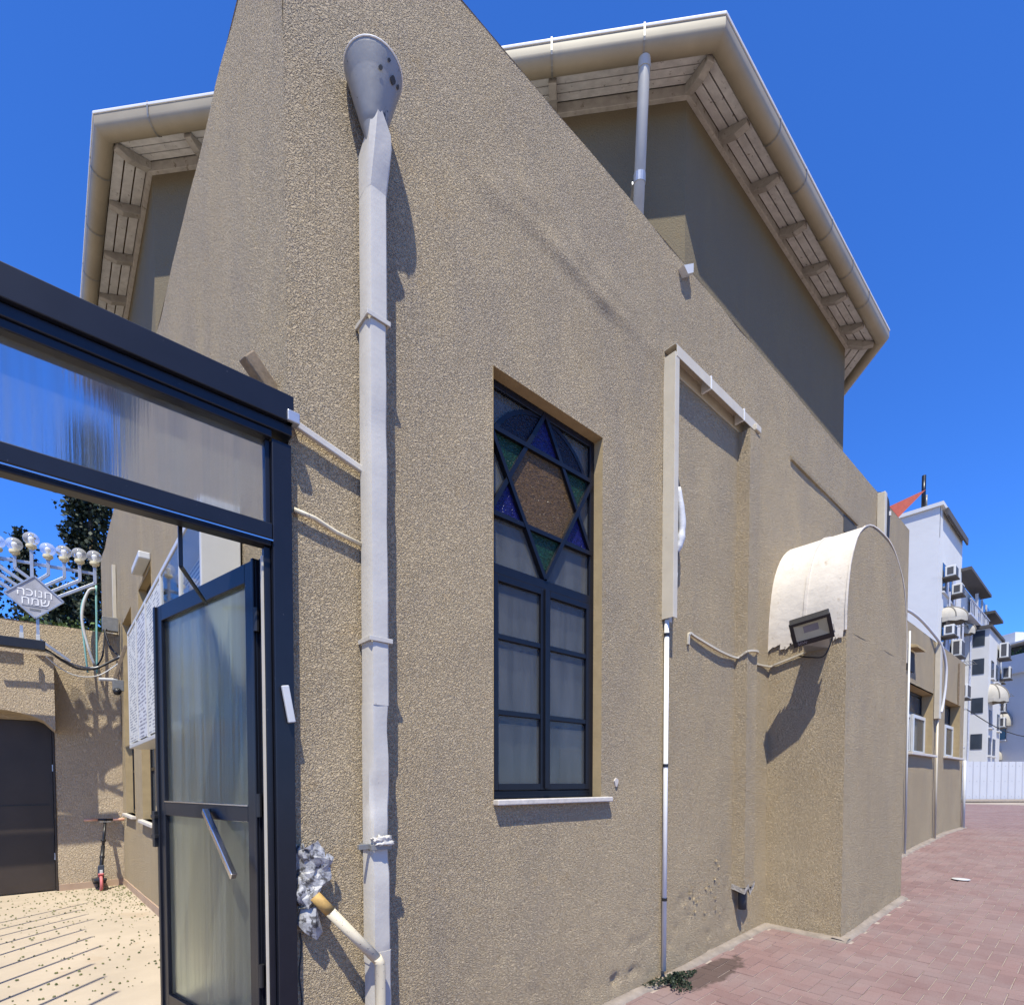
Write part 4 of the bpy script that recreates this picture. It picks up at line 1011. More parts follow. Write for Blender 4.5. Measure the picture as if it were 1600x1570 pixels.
for dx in (-.11, .04): m = MB(); m.box(mx + dx - .02, mx + dx + .02, MY - .03, MY - .012, 3.34, 3.41); m.build('foot_plate', 'white_plain', men, .003)
tag(MB().box(-2.4, -.80, 6.18, 6.30, 3.19, 3.305).build('light_box', 'black', None, .006), 'long black flat light box under the lamp stand', 'light box')
tag(MB().box(-2.3, -1.235, 6.36, 6.48, 3.72, 3.86).build('speaker_box', 'black', None, .006), 'black box left of the diamond plate at the photo edge', 'box')

# cables, hoses, box at the far corner
def cable(name, pts, r, mat, lab, cat='cable'): return tag(MB().tube(smooth_path(pts), r, 7).build(name, mat, None, smooth=True), lab, cat)
cable('cable_bundle', [(-.86, 6.44, 3.26), (-.78, 6.5, 3.25), (-.62, 6.58, 3.15), (-.48, 6.62, 3.09), (-.30, 6.65, 3.12), (-.12, 6.66, 3.25), (-.02, 6.62, 3.31)], .016, 'black_cable', 'upper sagging black cable bundle below the lamp stand')
cable('cable_bundle', [(-.82, 6.45, 3.24), (-.62, 6.60, 3.17), (-.45, 6.64, 3.12), (-.26, 6.66, 3.15), (-.02, 6.66, 3.33)], .011, 'steel', 'grey sagging cable running with the black bundle')
cable('hanging_wire', [(-.80, 6.5, 3.18), (-.66, 6.52, 3.05), (-.48, 6.56, 2.98), (-.26, 6.6, 3.03), (-.03, 6.6, 3.24)], .007, 'white_plain', 'lowest thin pale wire sagging across the end wall')
cable('white_hose', [(-.30, 6.9, 3.22), (-.35, 6.9, 3.4), (-.415, 6.9, 3.75), (-.40, 6.9, 4.0), (-.34, 6.9, 4.2), (-.27, 6.9, 4.25)], .017, 'white_plain', 'curved white hose rising beside the cypress', 'hose')
cable('teal_hose', [(-.37, 6.94, 3.1), (-.40, 6.93, 3.5), (-.425, 6.92, 3.9), (-.38, 6.92, 4.12), (-.30, 6.93, 4.24)], .012, 'teal', 'left thin teal hose along the white hose', 'hose')
cable('teal_hose', [(-.27, 6.94, 3.1), (-.262, 6.93, 3.7), (-.258, 6.92, 4.3)], .013, 'teal', 'straight teal hose at the courtyard corner', 'hose')
cable('riser_cable', [(-.03, 6.66, 3.32), (-.12, 6.8, 3.45), (-.17, 6.88, 3.66), (-.16, 6.9, 3.72)], .014, 'black_cable', 'black riser cable climbing to the corner box')
cable('riser_cable', [(-.30, 6.70, 3.14), (-.22, 6.8, 3.30), (-.185, 6.88, 3.55), (-.175, 6.9, 3.72)], .011, 'black_cable', 'second riser cable from bundle to corner box')
tag(MB().box(-.20, -.02, 6.92, 7.02, 3.71, 3.90).build('junction_box', 'strap', None, .005), 'grey junction box at the courtyard corner', 'box')
tag(MB().box(-.05, -.005, 7.28, 7.33, 3.2, 4.75).build('trunking', 'cream', None, .004), 'tall cream trunking on the wall behind the hoses', 'trunking')
# brackets and cameras
cc = thing('security_camera', 'white security camera on a brown bracket above the scooter', 'camera', (-.1, 6.3, 2.8))
MB().bar((.0, 6.28, 3.40), (-.125, 6.30, 2.96), .05, .04).build('bracket', 'wood_old', cc, .004)
MB().tube([(-.10, 6.30, 2.94), (-.29, 6.28, 2.925)], .022, 10).build('bullet_body', 'white_plain', cc, smooth=False)
MB().box(-.15, -.03, 6.27, 6.36, 2.80, 2.94).build('mount_box', 'strap', cc, .005)
MB().lathe([(.045, .0), (.045, .03), (.036, .052), (.01, .062)], (-.10, 6.27, 2.80), 16, (-.2, -.6, -.75)).build('dome', 'black', cc, smooth=True)

# ------------------------------------------------------------------ scooter
sc = thing('kick_scooter', 'dark kick scooter with peach grips leaning at the courtyard corner', 'scooter', (-.30, 6.75, court_z(6.7)))
gz = court_z(6.55)
bt, tp = Vector((-.300, 6.66, gz + .20)), Vector((-.215, 6.96, gz + .93))
MB().tube([bt, bt + (tp - bt) * .52], .024, 12).build('lower_tube', 'black', sc, smooth=True)
MB().tube([bt + (tp - bt) * .5, tp], .018, 12).build('stem', 'black', sc, smooth=True)
MB().tube([bt + (tp - bt) * .60, bt + (tp - bt) * .625], .030, 10).build('clamp', 'black', sc)
MB().tube([bt + (tp - bt) * .30, bt + (tp - bt) * .33], .032, 10).build('clamp', 'black', sc)
hx = Vector((1, -.06, -.02)).normalized()
MB().tube([tp - hx * .12, tp + hx * .12], .015, 10).build('handlebar', 'black', sc, smooth=True)
for s in (-1, 1): MB().tube([tp + hx * s * .085, tp + hx * s * .235], .019, 10).build('grip', 'grip', sc, smooth=True)
MB().bar(tp + hx * -.07 + Vector((0, -.03, -.03)), tp + hx * .06 + Vector((0, -.03, -.03)), .012, .03).build('brake_lever', 'strap', sc, .003)
MB().prism([bt + Vector((-.035, -.05, -.06)), bt + Vector((.035, -.05, -.06)), bt + Vector((.045, .01, .13)), bt + Vector((-.025, .01, .13))], (0, .05, 0)).build('head_cover', 'scooter_blue', sc, .008)
MB().box(bt.x - .012, bt.x + .022, bt.y - .062, bt.y - .052, bt.z - .0, bt.z + .075).build('badge', 'white_plain', sc, .004)
wc = Vector((-.300, 6.58, gz + .095))
MB().tube([wc + Vector((.075 * 0, .085 * math.cos(g), .085 * math.sin(g))) for g in [2 * math.pi * k / 24 for k in range(25)]], .018, 8).build('front_wheel', 'pink', sc, smooth=True)
MB().tube([wc + Vector((-.02, 0, 0)), wc + Vector((.02, 0, 0))], .06, 16).build('hub', 'black', sc)
MB().prism([wc + Vector((-.03, .10, .02)), wc + Vector((.03, .10, .02)), wc + Vector((.03, .0, .125)), wc + Vector((-.03, .0, .125))], (0, .012, .012)).build('mudguard', 'pink', sc, .004)
MB().prism([(-.375, 6.72, gz + .09), (-.235, 6.72, gz + .09), (-.235, 6.60, gz + .13), (-.375, 6.60, gz + .13)], (0, 0, .035)).build('footboard_nose', 'scooter_blue', sc, .008)
MB().box(-.38, -.24, 6.70, 7.03, gz + .075, gz + .115).build('deck', 'black', sc, .01)
MB().tube([Vector((-.31, 6.98 + .06 * math.cos(g), gz + .06 + .06 * math.sin(g))) for g in [2 * math.pi * k / 20 for k in range(21)]], .016, 8).build('rear_wheel', 'black', sc, smooth=True)

# ------------------------------------------------------------------ fallen fruit and twigs
rr = random.Random(8); m = MB()
for k in range(2600):
    x = -rr.random() ** 1.3 * 1.55 - .03; y = rr.uniform(1.6, 6.95)
    dens = .25 + .75 * max(0, min(1, (y - 4.0) / 1.6)) * max(0, 1 - abs(x) / 1.1) + .25 * max(0, noise.noise((x * 2.2, y * 2.2, 3)))
    if rr.random() > dens * .8: continue
    s = rr.uniform(.004, .0105); z = court_z(y) + .004; a = rr.uniform(0, 3)
    ring_ = [(x + s * math.cos(a + g) * rr.uniform(.8, 1.25), y + s * math.sin(a + g), z) for g in (0, 1.25, 2.5, 3.75, 5)]
    top_ = [(x + (p[0] - x) * .6, y + (p[1] - y) * .6, z + s * rr.uniform(.5, 1.0)) for p in ring_]
    m.add(ring_ + top_, [(i, (i + 1) % 5, 5 + (i + 1) % 5, 5 + i) for i in range(5)] + [(5, 6, 7, 8, 9)])
stuff(m.build('fallen_fruit', 'debris'), 'scattered small green fruit on the courtyard floor')
# unseen bar railing, added to throw stripe shadows on the courtyard floor
rail = thing('shadow_stripe_railing', 'unseen bar railing added to throw stripe shadows across the courtyard floor', 'railing', (-1.9, 2.8, .3))
MB().bar((-1.62, .3, .62), (-1.62, 4.6, .45), .03, .03).build('bottom_rail', 'navy', rail)
for k in range(10):
    y = .55 + .42 * k; MB().tube([(-1.62, y, court_z(y) - .02), (-1.62, y, court_z(y) + 3.2 - .12 * (k % 3))], .014, 8).build('bar', 'navy', rail, smooth=True)

# ------------------------------------------------------------------ cypresses and creeper behind the courtyard
def leaf_tri(m, p, s, rr):
    a = Vector((rr.gauss(0, 1), rr.gauss(0, 1), rr.gauss(.5, 1))).normalized(); b = a.orthogonal().normalized()
    b = (b * math.cos(rr.uniform(0, 6)) + a.cross(b) * math.sin(rr.uniform(0, 6))).normalized()
    k = len(m.v); m.v += [tuple(p - b * s * .45), tuple(p + a * s * .6), tuple(p + b * s * .45), tuple(p - a * s * .7)]; m.f.append((k, k + 1, k + 2, k + 3))
def cypress(base, h, r, label, seed, n=9000, lean=0):
    t = thing('cypress_tree', label, 'tree', base, 'cypress trees behind the courtyard'); rr = random.Random(seed); b = Vector(base)
    MB().tube([b, b + Vector((0, 0, h * .4)), b + Vector((lean, 0, h * .95))], [r * .16, r * .11, .02], 10).build('trunk', 'bark', t, smooth=True)
    clumps = []
    for k in range(150):
        u = rr.random(); z = h * (.12 + .86 * u); rad = r * (1 - max(0, u - .25) ** 1.5 * 1.15) * rr.uniform(.15, 1.0) * (.75 + .25 * math.sin(u * 17 + seed)); g = rr.uniform(0, 6.283)
        clumps.append((b + Vector((rad * math.cos(g) + lean * u, rad * math.sin(g), z)), rr.uniform(.16, .36) * r))
    m = MB()
    for k in range(n):
        c, s = clumps[rr.randrange(len(clumps))]
        d = Vector((rr.gauss(0, 1), rr.gauss(0, 1), rr.gauss(0, 1.5))); d *= s / (1.0 + d.length * .25) * .75
        leaf_tri(m, c + d, rr.uniform(.05, .115) * (r / .9) ** .5, rr)
    m.build('crown', 'leaf_dark', t)
cypress((0.10, 14.2, .1), 10.2, .95, 'tallest dark cypress showing beside the courtyard wall', 1, 15000)
cypress((-1.12, 14.6, .1), 7.45, .62, 'slimmer cypress right behind the central globe of the lamp stand', 2, 8000)
cypress((-.55, 12.4, .1), 5.7, .8, 'low broad cypress behind the right lamp branches', 3, 8000)
cypress((-1.9, 15.2, .1), 6.7, .9, 'small cypress at the left edge behind the stand', 4, 6000)
cr = thing('creeper_bush', 'dark creeper bush spilling over the end wall top', 'bush', (-.6, 7.6, 3.6)); m = MB(); rr = random.Random(9)
for k in range(2600):
    x = rr.uniform(-1.5, -.15); y = rr.uniform(7.3, 8.2); z = 3.45 + rr.random() ** 1.4 * (.42 + .22 * noise.noise((x * 3, 0, 2))); leaf_tri(m, Vector((x, y, z)), rr.uniform(.03, .06), rr)
m.build('foliage', 'leaf_light', cr)
# weed at the conduit foot
wd = thing('weed_tuft', 'dark weed tuft at the foot of the white conduit', 'weed', (2.84, -.12, .03)); m = MB(); rr = random.Random(12)
for k in range(1300):
    g = rr.uniform(0, 6.283); q = rr.random() ** .7 * (.7 + .5 * math.sin(g * 3 + 1)) ; p = Vector((2.86 + .30 * q * math.cos(g), -.13 + .15 * q * math.sin(g), .035 + .07 * max(0, 1 - q) * rr.random() ** 1.5 + .012)); 
    if p.y > -.01: p.y = -.01
    leaf_tri(m, p, rr.uniform(.008, .022), rr)
m.build('leaves', 'weed', wd)
tag(MB().lathe([(.055, 0), (.09, .006), (.10, .012), (.097, .014)], (8.3, -1.02, street_z(8.3) + .002), 18).build('paper_plate', 'white_plain', None, smooth=True), 'white paper plate lying on the red paving', 'plate')

# ------------------------------------------------------------------ far wing of the building
wing = thing('far_wing', 'low stucco wing with two windows beyond the vaulted niche', 'building', (12.5, .3, .5))
FW = [(.28, 2.02, 2.12, 3.27), (3.05, 4.62, 2.14, 3.30)]
wall('wing_wall', 'stucco', wing, (9.97, 0.02, 0), (1, 0, 0), (0, -1, 0), 5.05, 0, 4.30, FW, .10, lambda u, z: und(u, z, .008), .22, 'stucco_jamb')
MB().box(9.97, 15.02, .24, 6, 0, 4.28).build('wing_back', 'dark_room', wing)
MB().box(15.0, 15.021, .03, 6, 0, 4.29).build('end_wall', 'stucco', wing)
for (a, b, c, d) in FW:
    X = 9.97; a, b = a + X, b + X; ya = .19
    f_ = MB(); f_.box(a, a + .05, ya, ya + .05, 2.86, d); f_.box(b - .05, b, ya, ya + .05, 2.86, d); f_.box(a, b, ya, ya + .05, d - .05, d); f_.box(a, b, ya - .004, ya + .05, 2.85, 2.90); f_.box((a + b) / 2 - .02, (a + b) / 2 + .02, ya, ya + .05, 2.9, d - .05)
    top_f = f_.build('window', 'navy_window', wing, .004)
    MB().box(a + .04, b - .04, ya + .02, ya + .024, 2.89, d - .04).build('pane', 'glass', top_f)
    for (p, q, yo) in ((a, (a + b) / 2 + .02, 0), ((a + b) / 2 - .02, b, -.045)):
        s = MB(); t = .065; y1 = ya + yo - .02; s.box(p, p + t, y1, y1 + .04, c, 2.845); s.box(q - t, q, y1, y1 + .04, c, 2.845); s.box(p + t, q - t, y1, y1 + .04, c, c + t); s.box(p + t, q - t, y1, y1 + .04, 2.845 - t, 2.845)
        so_ = s.build('sash', 'white_plain', wing, .004); MB().box(p + t - .004, q - t + .004, y1 + .015, y1 + .019, c + t - .004, 2.845 - t + .004).build('pane', 'glass', so_)
    MB().box(a - .03, b + .05, -.06, ya, c - .045, c).build('sill', 'sill', wing, .006)
    MB().box(a + .05, b - .05, .236, .2395, c, d).build('curtain_back', 'curtain', wing)
hood = thing('vent_hood', 'small concrete hood over a dark vent beside the niche', 'vent', (10.3, -.05, 3.7))
MB().prism([(10.0, 0, 3.90), (10.0, -.14, 3.86), (10.0, -.14, 3.82), (10.0, 0, 3.84)], (.52, 0, 0)).build('slab', 'stucco_jamb', hood, .004)
MB().box(10.02, 10.46, -.004, .02, 3.48, 3.80).build('vent', 'dark_room', hood)
tr2 = thing('wing_cable_tray', 'cream cable tray between the two wing windows', 'cable tray', (12.1, -.04, 2.7))
MB().box(12.05, 12.22, -.07, .015, 2.82, 4.28).build('cover', 'cream', tr2, .005)
tag(MB().tube([(12.14, -.03, 2.83), (12.14, -.03, street_z(12.1) + .02)], .02, 8).build('wing_conduit', 'cream', None, smooth=True), 'thin pale conduit below the wing cable tray', 'conduit')
cable('insulated_hose', [(9.6, .10, 4.36), (10.2, .08, 4.52), (10.9, .05, 4.52), (11.6, .0, 4.40), (12.1, -.06, 4.22), (12.34, -.10, 3.9), (12.36, -.10, 3.5), (12.28, -.08, 3.1), (12.2, -.07, 2.95)], .024, 'tape', 'white insulated hose arching over the wing parapet', 'hose')
tag(MB().tube([(9.985, -.03, 4.1), (9.985, -.03, street_z(10) + .02)], .016, 8).build('corner_conduit', 'white_plain', None, smooth=True), 'thin white conduit between main wall and wing', 'conduit')
tag(MB().box(14.25, 14.29, -.01, .015, 3.30, 4.2).build('wing_cable', 'wood_old', None), 'dark cable above the farther wing window', 'cable')
tag(MB().tube([(14.95, -.03, 2.1), (14.95, -.03, street_z(15))], .03, 8).build('wing_conduit', 'white_plain', None, smooth=True), 'white conduit at the far end of the wing', 'conduit')
# duct bend on the parapet
db = thing('duct_bend', 'cream duct curving over the parapet right of the vault', 'duct', (8.4, -.05, 5.0))
m = MB(); m.box(8.20, 8.30, -.10, 0, 4.98, 5.72); m.build('cover', 'cream', db, .008)
MB().tube(smooth_path([(8.42, -.05, 5.0), (8.42, -.055, 5.5), (8.41, -.02, 5.72), (8.40, .12, 5.80), (8.38, .35, 5.78)]), .05, 10).build('hose', 'black_cable', db, smooth=True)
MB().tube([(8.42, -.10, 5.44), (8.42, -.10, 5.50)], .02, 8).build('clip', 'tape', db)

# ------------------------------------------------------------------ white apartment block
apt = thing('apartment_block', 'white apartment block with stepped facade behind the wing', 'building', (45, 9, .6))
AX, AY = 39.3, 5.05
m = MB(); m.box(AX, 46.0, AY, 12.5, .5, 17.9); m.build('corner_volume', 'apt', apt)
m = MB(); m.box(46.0, 58, AY + .35, 12.5, .5, 15.6); m.build('rear_volume', 'apt', apt)
m = MB(); m.prism([(AX, AY, 16.1), (AX, AY, 17.9), (AX - .01, 14.0, 17.9), (AX - .01, 12.5, 16.1)], (.1, 0, 0)); m.build('splay', 'apt', apt)
m = MB(); m.box(AX - .15, 46.1, AY - .18, 13.6, 17.9, 18.12); m.build('roof_slab', 'apt', apt)
m = MB(); m.box(AX + .6, 46.2, AY - .28, AY - .18, 17.55, 17.95); m.build('roof_edge', 'apt_dark', apt)
m = MB(); m.box(45.7, 54.0, AY - .55, AY + .4, 15.75, 15.95); m.build('balcony_roof', 'apt_dark', apt)
m = MB(); m.box(54.2, 58.5, AY - .75, AY + .4, 14.6, 14.8); m.build('balcony_roof', 'apt_dark', apt)
m = MB(); m.box(50.0, 56.0, AY - 1.0, AY + .35, 3.0, 12.6); m.build('bay', 'apt', apt)
m = MB(); m.box(49.8, 56.2, AY - 1.15, AY + .35, 12.6, 12.8); m.build('bay_slab', 'apt_dark', apt)
for k, (x, z) in enumerate([(50.6, 13.1), (52.6, 13.1), (54.4, 13.1)]): 
    w_ = MB().box(x, x + 1.4, AY - .2, AY - .1, z, z + 2.2).build('window', 'apt_glass', apt); MB().box(x - .08, x, AY - .25, AY - .08, z - .05, z + 2.25).build('jamb', 'apt', w_)
for x, z in [(40.3, 13.2), (42.2, 13.0), (40.3, 9.9), (42.3, 9.7), (40.2, 6.6), (42.3, 6.4), (44.3, 6.2), (44.2, 9.6), (47.0, 12.0), (47.2, 8.6), (47.2, 5.4)]:
    yy = AY if x < 46 else AY + .35
    w_ = MB().box(x, x + .9, yy - .02, yy + .02, z, z + 1.7).build('window', 'apt_glass', apt)
    MB().box(x + .92, x + 1.5, yy - .07, yy - .01, z - .05, z + 1.75).build('shutter', 'shutter', w_); MB().box(x - .1, x + 1.55, yy - .12, yy - .0, z - .12, z - .03).build('sill', 'apt', w_)
for k in range(5):
    w_ = MB().box(AX + 15 + .1, AX + 15.9, AY + .30, AY + .34, 2 + k * 2.4, 3.4 + k * 2.4).build('window', 'apt_glass', apt)
m = MB()
for xx in (41.95, 44.0, 46.3, 49.2): m.tube([(xx, AY - .08, 2.0), (xx, AY - .08, 13.5)], .06, 6)
m.build('wall_pipes', 'shutter', apt)
for x, z in [(46.6, 10.4), (48.6, 10.2), (48.5, 7.0), (48.6, 4.2), (46.6, 7.2)]:
    w_ = MB().box(x, x + 1.0, AY + .29, AY + .36, z, z + 1.3).build('window', 'apt_glass', apt); MB().box(x - .1, x + 1.1, AY + .12, AY + .345, z - .14, z - .04).build('sill', 'apt', w_); MB().box(x + .46, x + .54, AY + .26, AY + .30, z, z + 1.3).build('mullion', 'apt', w_)
for x, z in [(50.6, 3.6), (52.6, 3.6), (50.6, 5.6), (54.4, 5.6), (51.0, 9.2), (53.2, 9.2)]:
    w_ = MB().box(x, x + 1.1, AY - 1.03, AY - .98, z, z + 1.25).build('window', 'apt_glass', apt); MB().box(x - .1, x + 1.2, AY - 1.16, AY - 1.0, z - .13, z - .03).build('sill', 'apt', w_)
for z in (4.0, 6.6, 9.4, 11.4): w_ = MB().box(49.97, 50.02, AY - .75, AY - .1, z, z + 1.1).build('window', 'apt_glass', apt)
m = MB()
for k in range(14): m.box(46.2 + k * .55, 46.24 + k * .55, AY - .5, AY - .46, 13.0, 13.9)
m.box(46.1, 53.8, AY - .52, AY - .44, 13.9, 13.97); m.box(46.1, 53.8, AY - .52, AY + .3, 12.86, 13.0); m.build('balcony_railing', 'shutter', apt)
for k, (x, y, z) in enumerate([(43.4, AY - .5, 11.9), (47.6, AY - .4, 10.0), (55.2, AY - 1.6, 8.4)]):
    m = MB()
    for q in range(5): m.bar((x, y + .5 - q * .14, z), (x + 1.5, y + .5 - q * .14, z), .02, .02)
    m.bar((x, y + .5, z), (x, y - .1, z), .03, .03); m.bar((x + 1.5, y + .5, z), (x + 1.5, y - .1, z), .03, .03); m.build('drying_rack', 'strap', apt)
def ac(p, s, label, depth=.62, face=(0, -1, 0)):
    t = thing('air_conditioner', label, 'air conditioner', p, 'air conditioners on the apartment block')
    x, y, z = p; w, h = s
    MB().box(x, x + w, y - depth, y - .12, z, z + h).build('casing', 'ac', t, .02)
    MB().box(x + .08, x + w - .08, y - depth - .012, y - depth + .01, z + .08, z + h - .08).build('grille', 'ac_grille', t)
    MB().box(x - .012, x + .01, y - depth + .1, y - .22, z + .1, z + h - .1).build('side_vent', 'ac_grille', t)
    m = MB(); m.box(x - .1, x + w + .1, y - depth - .06, y + .02, z - .09, z - .02); m.build('shelf', 'apt_dark', t)
acs = [((40.3, AY, 14.0), (.85, .62), 'topmost air conditioner near the white block corner'), ((42.3, AY, 13.4), (.85, .62), 'air conditioner right of the topmost one'),
       ((40.3, AY, 10.5), (.9, .6), 'air conditioner beneath the corner awning of the white block'), ((42.6, AY, 9.6), (1.1, 1.0), 'largest boxy air conditioner below the corner awning'),
       ((53.6, AY - 1.0, 11.0), (1.4, 1.1), 'dark fronted air conditioner on the bay of the block'), ((56.6, AY, 12.5), (.9, 1.0), 'air conditioner hanging at the far roof corner of the block'),
       ((55.0, AY - 1.0, 9.6), (.8, .9), 'air conditioner under the dark fronted one on the bay'), ((56.8, AY - .4, 9.6), (.9, .9), 'outermost middle air conditioner on the white block'),
       ((44.9, AY, 7.2), (1.2, .9), 'lowest air conditioner just above the wing roof'), ((56.6, AY - .6, 7.2), (.8, .8), 'upper of two stacked air conditioners beside the far house'), ((56.6, AY - .6, 6.0), (.8, .8), 'lower of two stacked air conditioners beside the far house')]
for a_ in acs: ac(*a_)
def awning(p, w, d, h, label, axis='y'):
    """quarter-dome cloth hood hanging from the wall"""
    t = thing('awning', label, 'awning', p, 'cloth awnings on the white houses'); m = MB(); sm = MB(); p = Vector(p); n = 8; k2 = 10
    ex = Vector((1, 0, 0)); ey = Vector((0, -1, 0))
    if axis == 'x': ex = Vector((.35, -.94, 0)); ey = Vector((-.94, -.35, 0))
    for i in range(n + 1):
        g = (math.pi / 2) * i / n
        for j in range(k2 + 1):
            f_ = math.pi * (1 - j / k2)
            m.v.append(tuple(p + ex * (w / 2 * math.cos(f_) * (math.sin(g) * .9 + .1)) + ey * (d * math.sin(f_) * (math.sin(g) * .97 + .03)) + Vector((0, 0, h * math.cos(g)))))
    m.f = [(i * (k2 + 1) + j, i * (k2 + 1) + j + 1, (i + 1) * (k2 + 1) + j + 1, (i + 1) * (k2 + 1) + j) for i in range(n) for j in range(k2)]
    m.build('cloth', 'awning', t, smooth=True)
    v = MB(); base = [Vector(m.v[n * (k2 + 1) + j]) for j in range(k2 + 1)]
    for j in range(k2): v.add([base[j], base[j + 1], base[j + 1] - Vector((0, 0, .22 + .06 * (j % 2))), base[j] - Vector((0, 0, .22 + .06 * ((j + 1) % 2)))], [(0, 1, 2, 3)])
    v.build('valance', 'awning', t)
    for j in (2, 5, 8):
        P_ = [Vector(m.v[i * (k2 + 1) + j]) + ey * .02 + Vector((0, 0, .02)) for i in range(n + 1)]
        MB().tube(P_, .035, 5).build('rib', 'awning_stripe', t)
awning((41.2, AY, 11.6), 1.7, 1.1, .75, 'striped awning near the white block corner')
awning((48.0, AY + .3, 12.2), 1.2, .8, .6, 'small awning left of the bay high on the block')
awning((51.0, AY - 1.0, 7.6), 2.0, 1.0, 1.1, 'scalloped awning below the bay of the white block')

# far white house with its awnings
far = thing('far_house', 'far white house with flat roof behind the metal fence', 'building', (66, 0, .6))
Fa, Fb = Vector((69.8, 7.4, 0)), Vector((58.5, -8.0, 0))
fd = (Fb - Fa).normalized(); fn = Vector((fd.y, -fd.x, 0)); fn = fn if fn.dot(CAM - Fa) > 0 else -fn
m = MB(); m.prism([Fa + Vector((0, 0, .4)), Fb + Vector((0, 0, .4)), Fb + Vector((0, 0, 11.7)), Fa + Vector((0, 0, 11.7))], -fn * 8); m.build('front', 'apt', far)
m = MB(); m.prism([Fa + Vector((0, 0, 11.7)) + fn * .5, Fb + Vector((0, 0, 11.7)) + fn * .5, Fb + Vector((0, 0, 13.4)) + fn * .5, Fa + Vector((0, 0, 13.4)) + fn * .5], -fn * .4); m.build('parapet', 'apt', far)
m = MB(); m.prism([Fa + Vector((0, 0, 14.4)) + fn * .7, Fb + Vector((0, 0, 14.4)) + fn * .7, Fb + Vector((0, 0, 14.55)) + fn * .7, Fa + Vector((0, 0, 14.55)) + fn * .7], -fn * 5); m.build('roof_slab', 'apt', far)
m = MB(); m.prism([Fa + Vector((0, 0, 13.3)) - fn * .6, Fb + Vector((0, 0, 13.3)) - fn * .6, Fb + Vector((0, 0, 14.4)) - fn * .6, Fa + Vector((0, 0, 14.4)) - fn * .6], -fn * .2); m.build('loggia', 'apt_dark', far)
c_ = Fa - fd * 1.2 - fn * 2; m = MB(); m.prism([c_ + Vector((0, 0, 11.7)), c_ + fd * 3 + Vector((0, 0, 11.7)), c_ + fd * 3 + Vector((0, 0, 16.2)), c_ + Vector((0, 0, 16.2))], -fn * 4); m.build('roof_room', 'apt', far)
m = MB(); rr = random.Random(2)
for k in range(500):
    q = Fa + fd * rr.uniform(1, 9) + fn * .4; leaf_tri(m, q + Vector((0, 0, 13.35 + rr.random() ** 2 * .6)), rr.uniform(.1, .22), rr)
m.build('roof_plants', 'leaf_light', far)
def on_far(s, z, off=0): p = Fa + fd * s + fn * off; return Vector((p.x, p.y, z))
for s, z, w, h, lab in ((1.2, 8.9, 2.6, 1.5, 'uppermost large awning on the far white house'), (2.3, 7.2, 2.4, 1.4, 'second awning down on the far white house'), (.4, 5.4, 2.2, 1.2, 'third awning down, left, on the far white house'), (1.4, 4.0, 2.4, 1.1, 'lowest awning on the far white house')):
    awning(tuple(on_far(s, z, .02)), w, 1.4, h, lab, 'x')
    q = [on_far(s - w * .3, z - 1.5, .02), on_far(s + w * .3, z - 1.5, .02), on_far(s + w * .3, z - .05, .02), on_far(s - w * .3, z - .05, .02)]
    w_ = MB().prism(q, fn * .06).build('window', 'apt_glass', far); MB().prism([on_far(s - w * .34, z - 1.66, .02), on_far(s + w * .34, z - 1.66, .02), on_far(s + w * .34, z - 1.52, .02), on_far(s - w * .34, z - 1.52, .02)], fn * .16).build('sill', 'apt', w_)

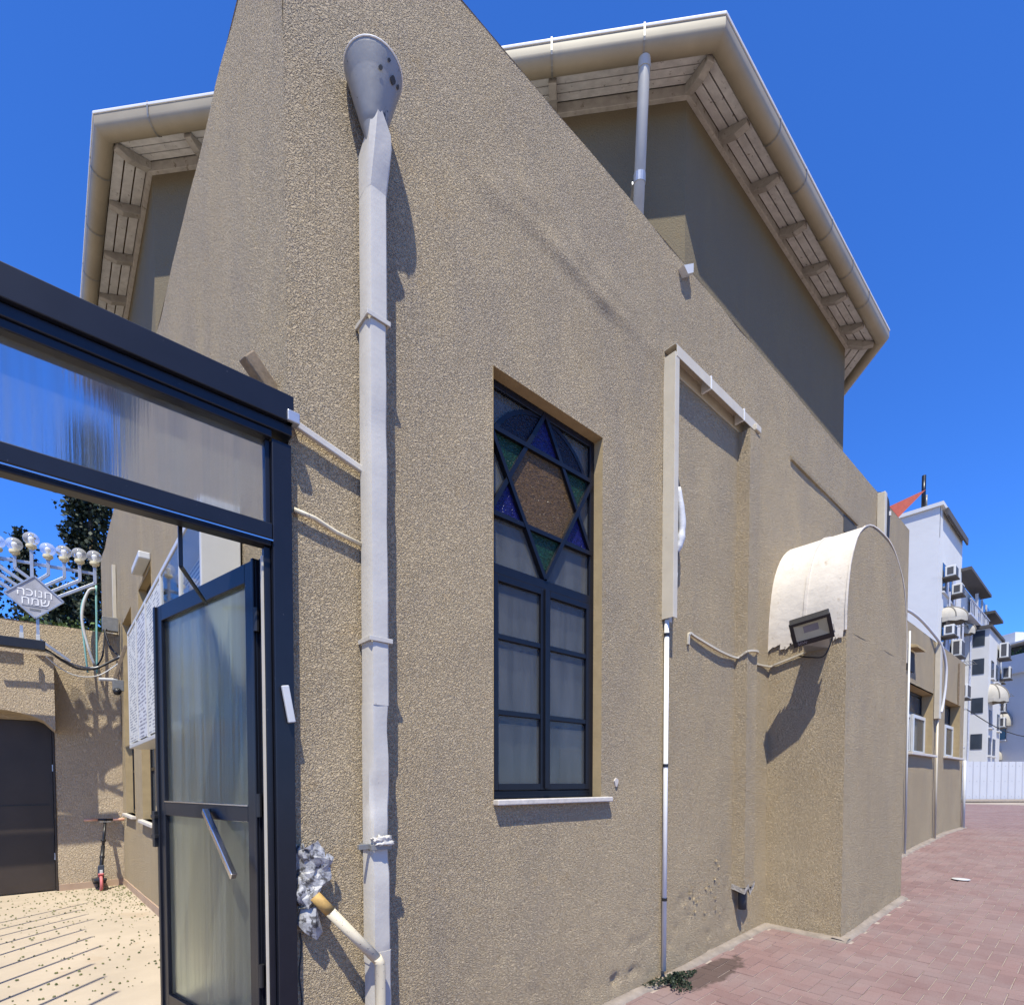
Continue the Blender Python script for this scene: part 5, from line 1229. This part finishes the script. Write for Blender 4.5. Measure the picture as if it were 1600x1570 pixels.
# metal fence
fen = thing('metal_fence', 'white corrugated metal fence at the street end', 'fence', (36.5, 2, .65))
A0, B0 = Vector((34.7, 3.75, .66)), Vector((44.0, -4.35, .66)); fdir = (B0 - A0).normalized(); fnn = Vector((fdir.y, -fdir.x, 0)); fnn = fnn if fnn.dot(CAM - A0) > 0 else -fnn
pm = None
for k in range(32):
    p = A0 + fdir * (.372 * k)
    if pm is None:
        m = MB(); prof = [(0, 0), (.03, .035), (.06, .035), (.09, 0), (.35, 0), (.366, .0)]
        for (u, w) in prof: m.v += [tuple(fdir * u + fnn * w), tuple(fdir * u + fnn * w + Vector((0, 0, 2.03)))]
        for (u, w) in prof[::-1]: m.v += [tuple(fdir * u + fnn * (w - .004)), tuple(fdir * u + fnn * (w - .004) + Vector((0, 0, 2.03)))]
        nn_ = 12; m.f = [(2 * i, 2 * ((i + 1) % nn_), 2 * ((i + 1) % nn_) + 1, 2 * i + 1) for i in range(nn_)]
        o = m.build('panel', 'fence_white', fen); pm = o.data
    else:
        o = bpy.data.objects.new('panel', pm); scene.collection.objects.link(o); adopt(o, fen)
    o.location = p
m = MB()
for k in range(32):
    for z in (.2, 1.0, 1.8):
        p = A0 + fdir * (.372 * k + .22) + fnn * .004 + Vector((0, 0, z)); m.lathe([(.014, 0), (.014, .006)], p, 6, fnn)
m.build('rivets', 'strap', fen)
m = MB(); m.prism([A0 + fnn * .1, B0 + fnn * .1, B0 + fnn * 1.1 + Vector((0, 0, -.06)), A0 + fnn * 1.1 + Vector((0, 0, -.06))], (0, 0, .06)); struct(m.build('verge', 'strip'))
fp = thing('fence_post', 'short white pipe frame between wing and fence', 'post', (31.5, 3.1, .65))
m = MB(); 
for dx in (0, .28): m.tube([(31.2 + dx, 3.2 - dx, .6), (31.2 + dx, 3.2 - dx, 1.9 + .3 * (dx == 0))], .03, 8)
m.bar((31.2, 3.2, 1.75), (31.48, 2.92, 1.75), .05, .04); m.build('frame', 'white_plain', fp)

# shade sail and its mast
tag(MB().prism([(37.3, 5.35, 18.30), (35.3, 7.25, 17.05), (35.85, 6.65, 16.30)], (.02, .02, .0)).build('shade_sail', 'sail'), 'red triangular shade sail above the white block', 'shade sail')
ms = thing('sail_mast', 'dark mast holding the red shade sail', 'mast', (37.6, 5.25, 17))
MB().tube([(39.45, 5.9, 18.1), (39.45, 5.9, 20.1)], .11, 8).build('pole', 'navy', ms, smooth=True)
MB().tube([(39.7, 5.8, 18.1), (39.7, 5.8, 19.0)], .05, 8).build('stub', 'strap', ms, smooth=True)
cable('overhead_cable', [(44.0, 4.3, 6.3), (50, 2.5, 4.9), (56, -1.5, 4.3), (62, -6, 4.6)], .03, 'black_cable', 'thin dark overhead cable in front of the far house')
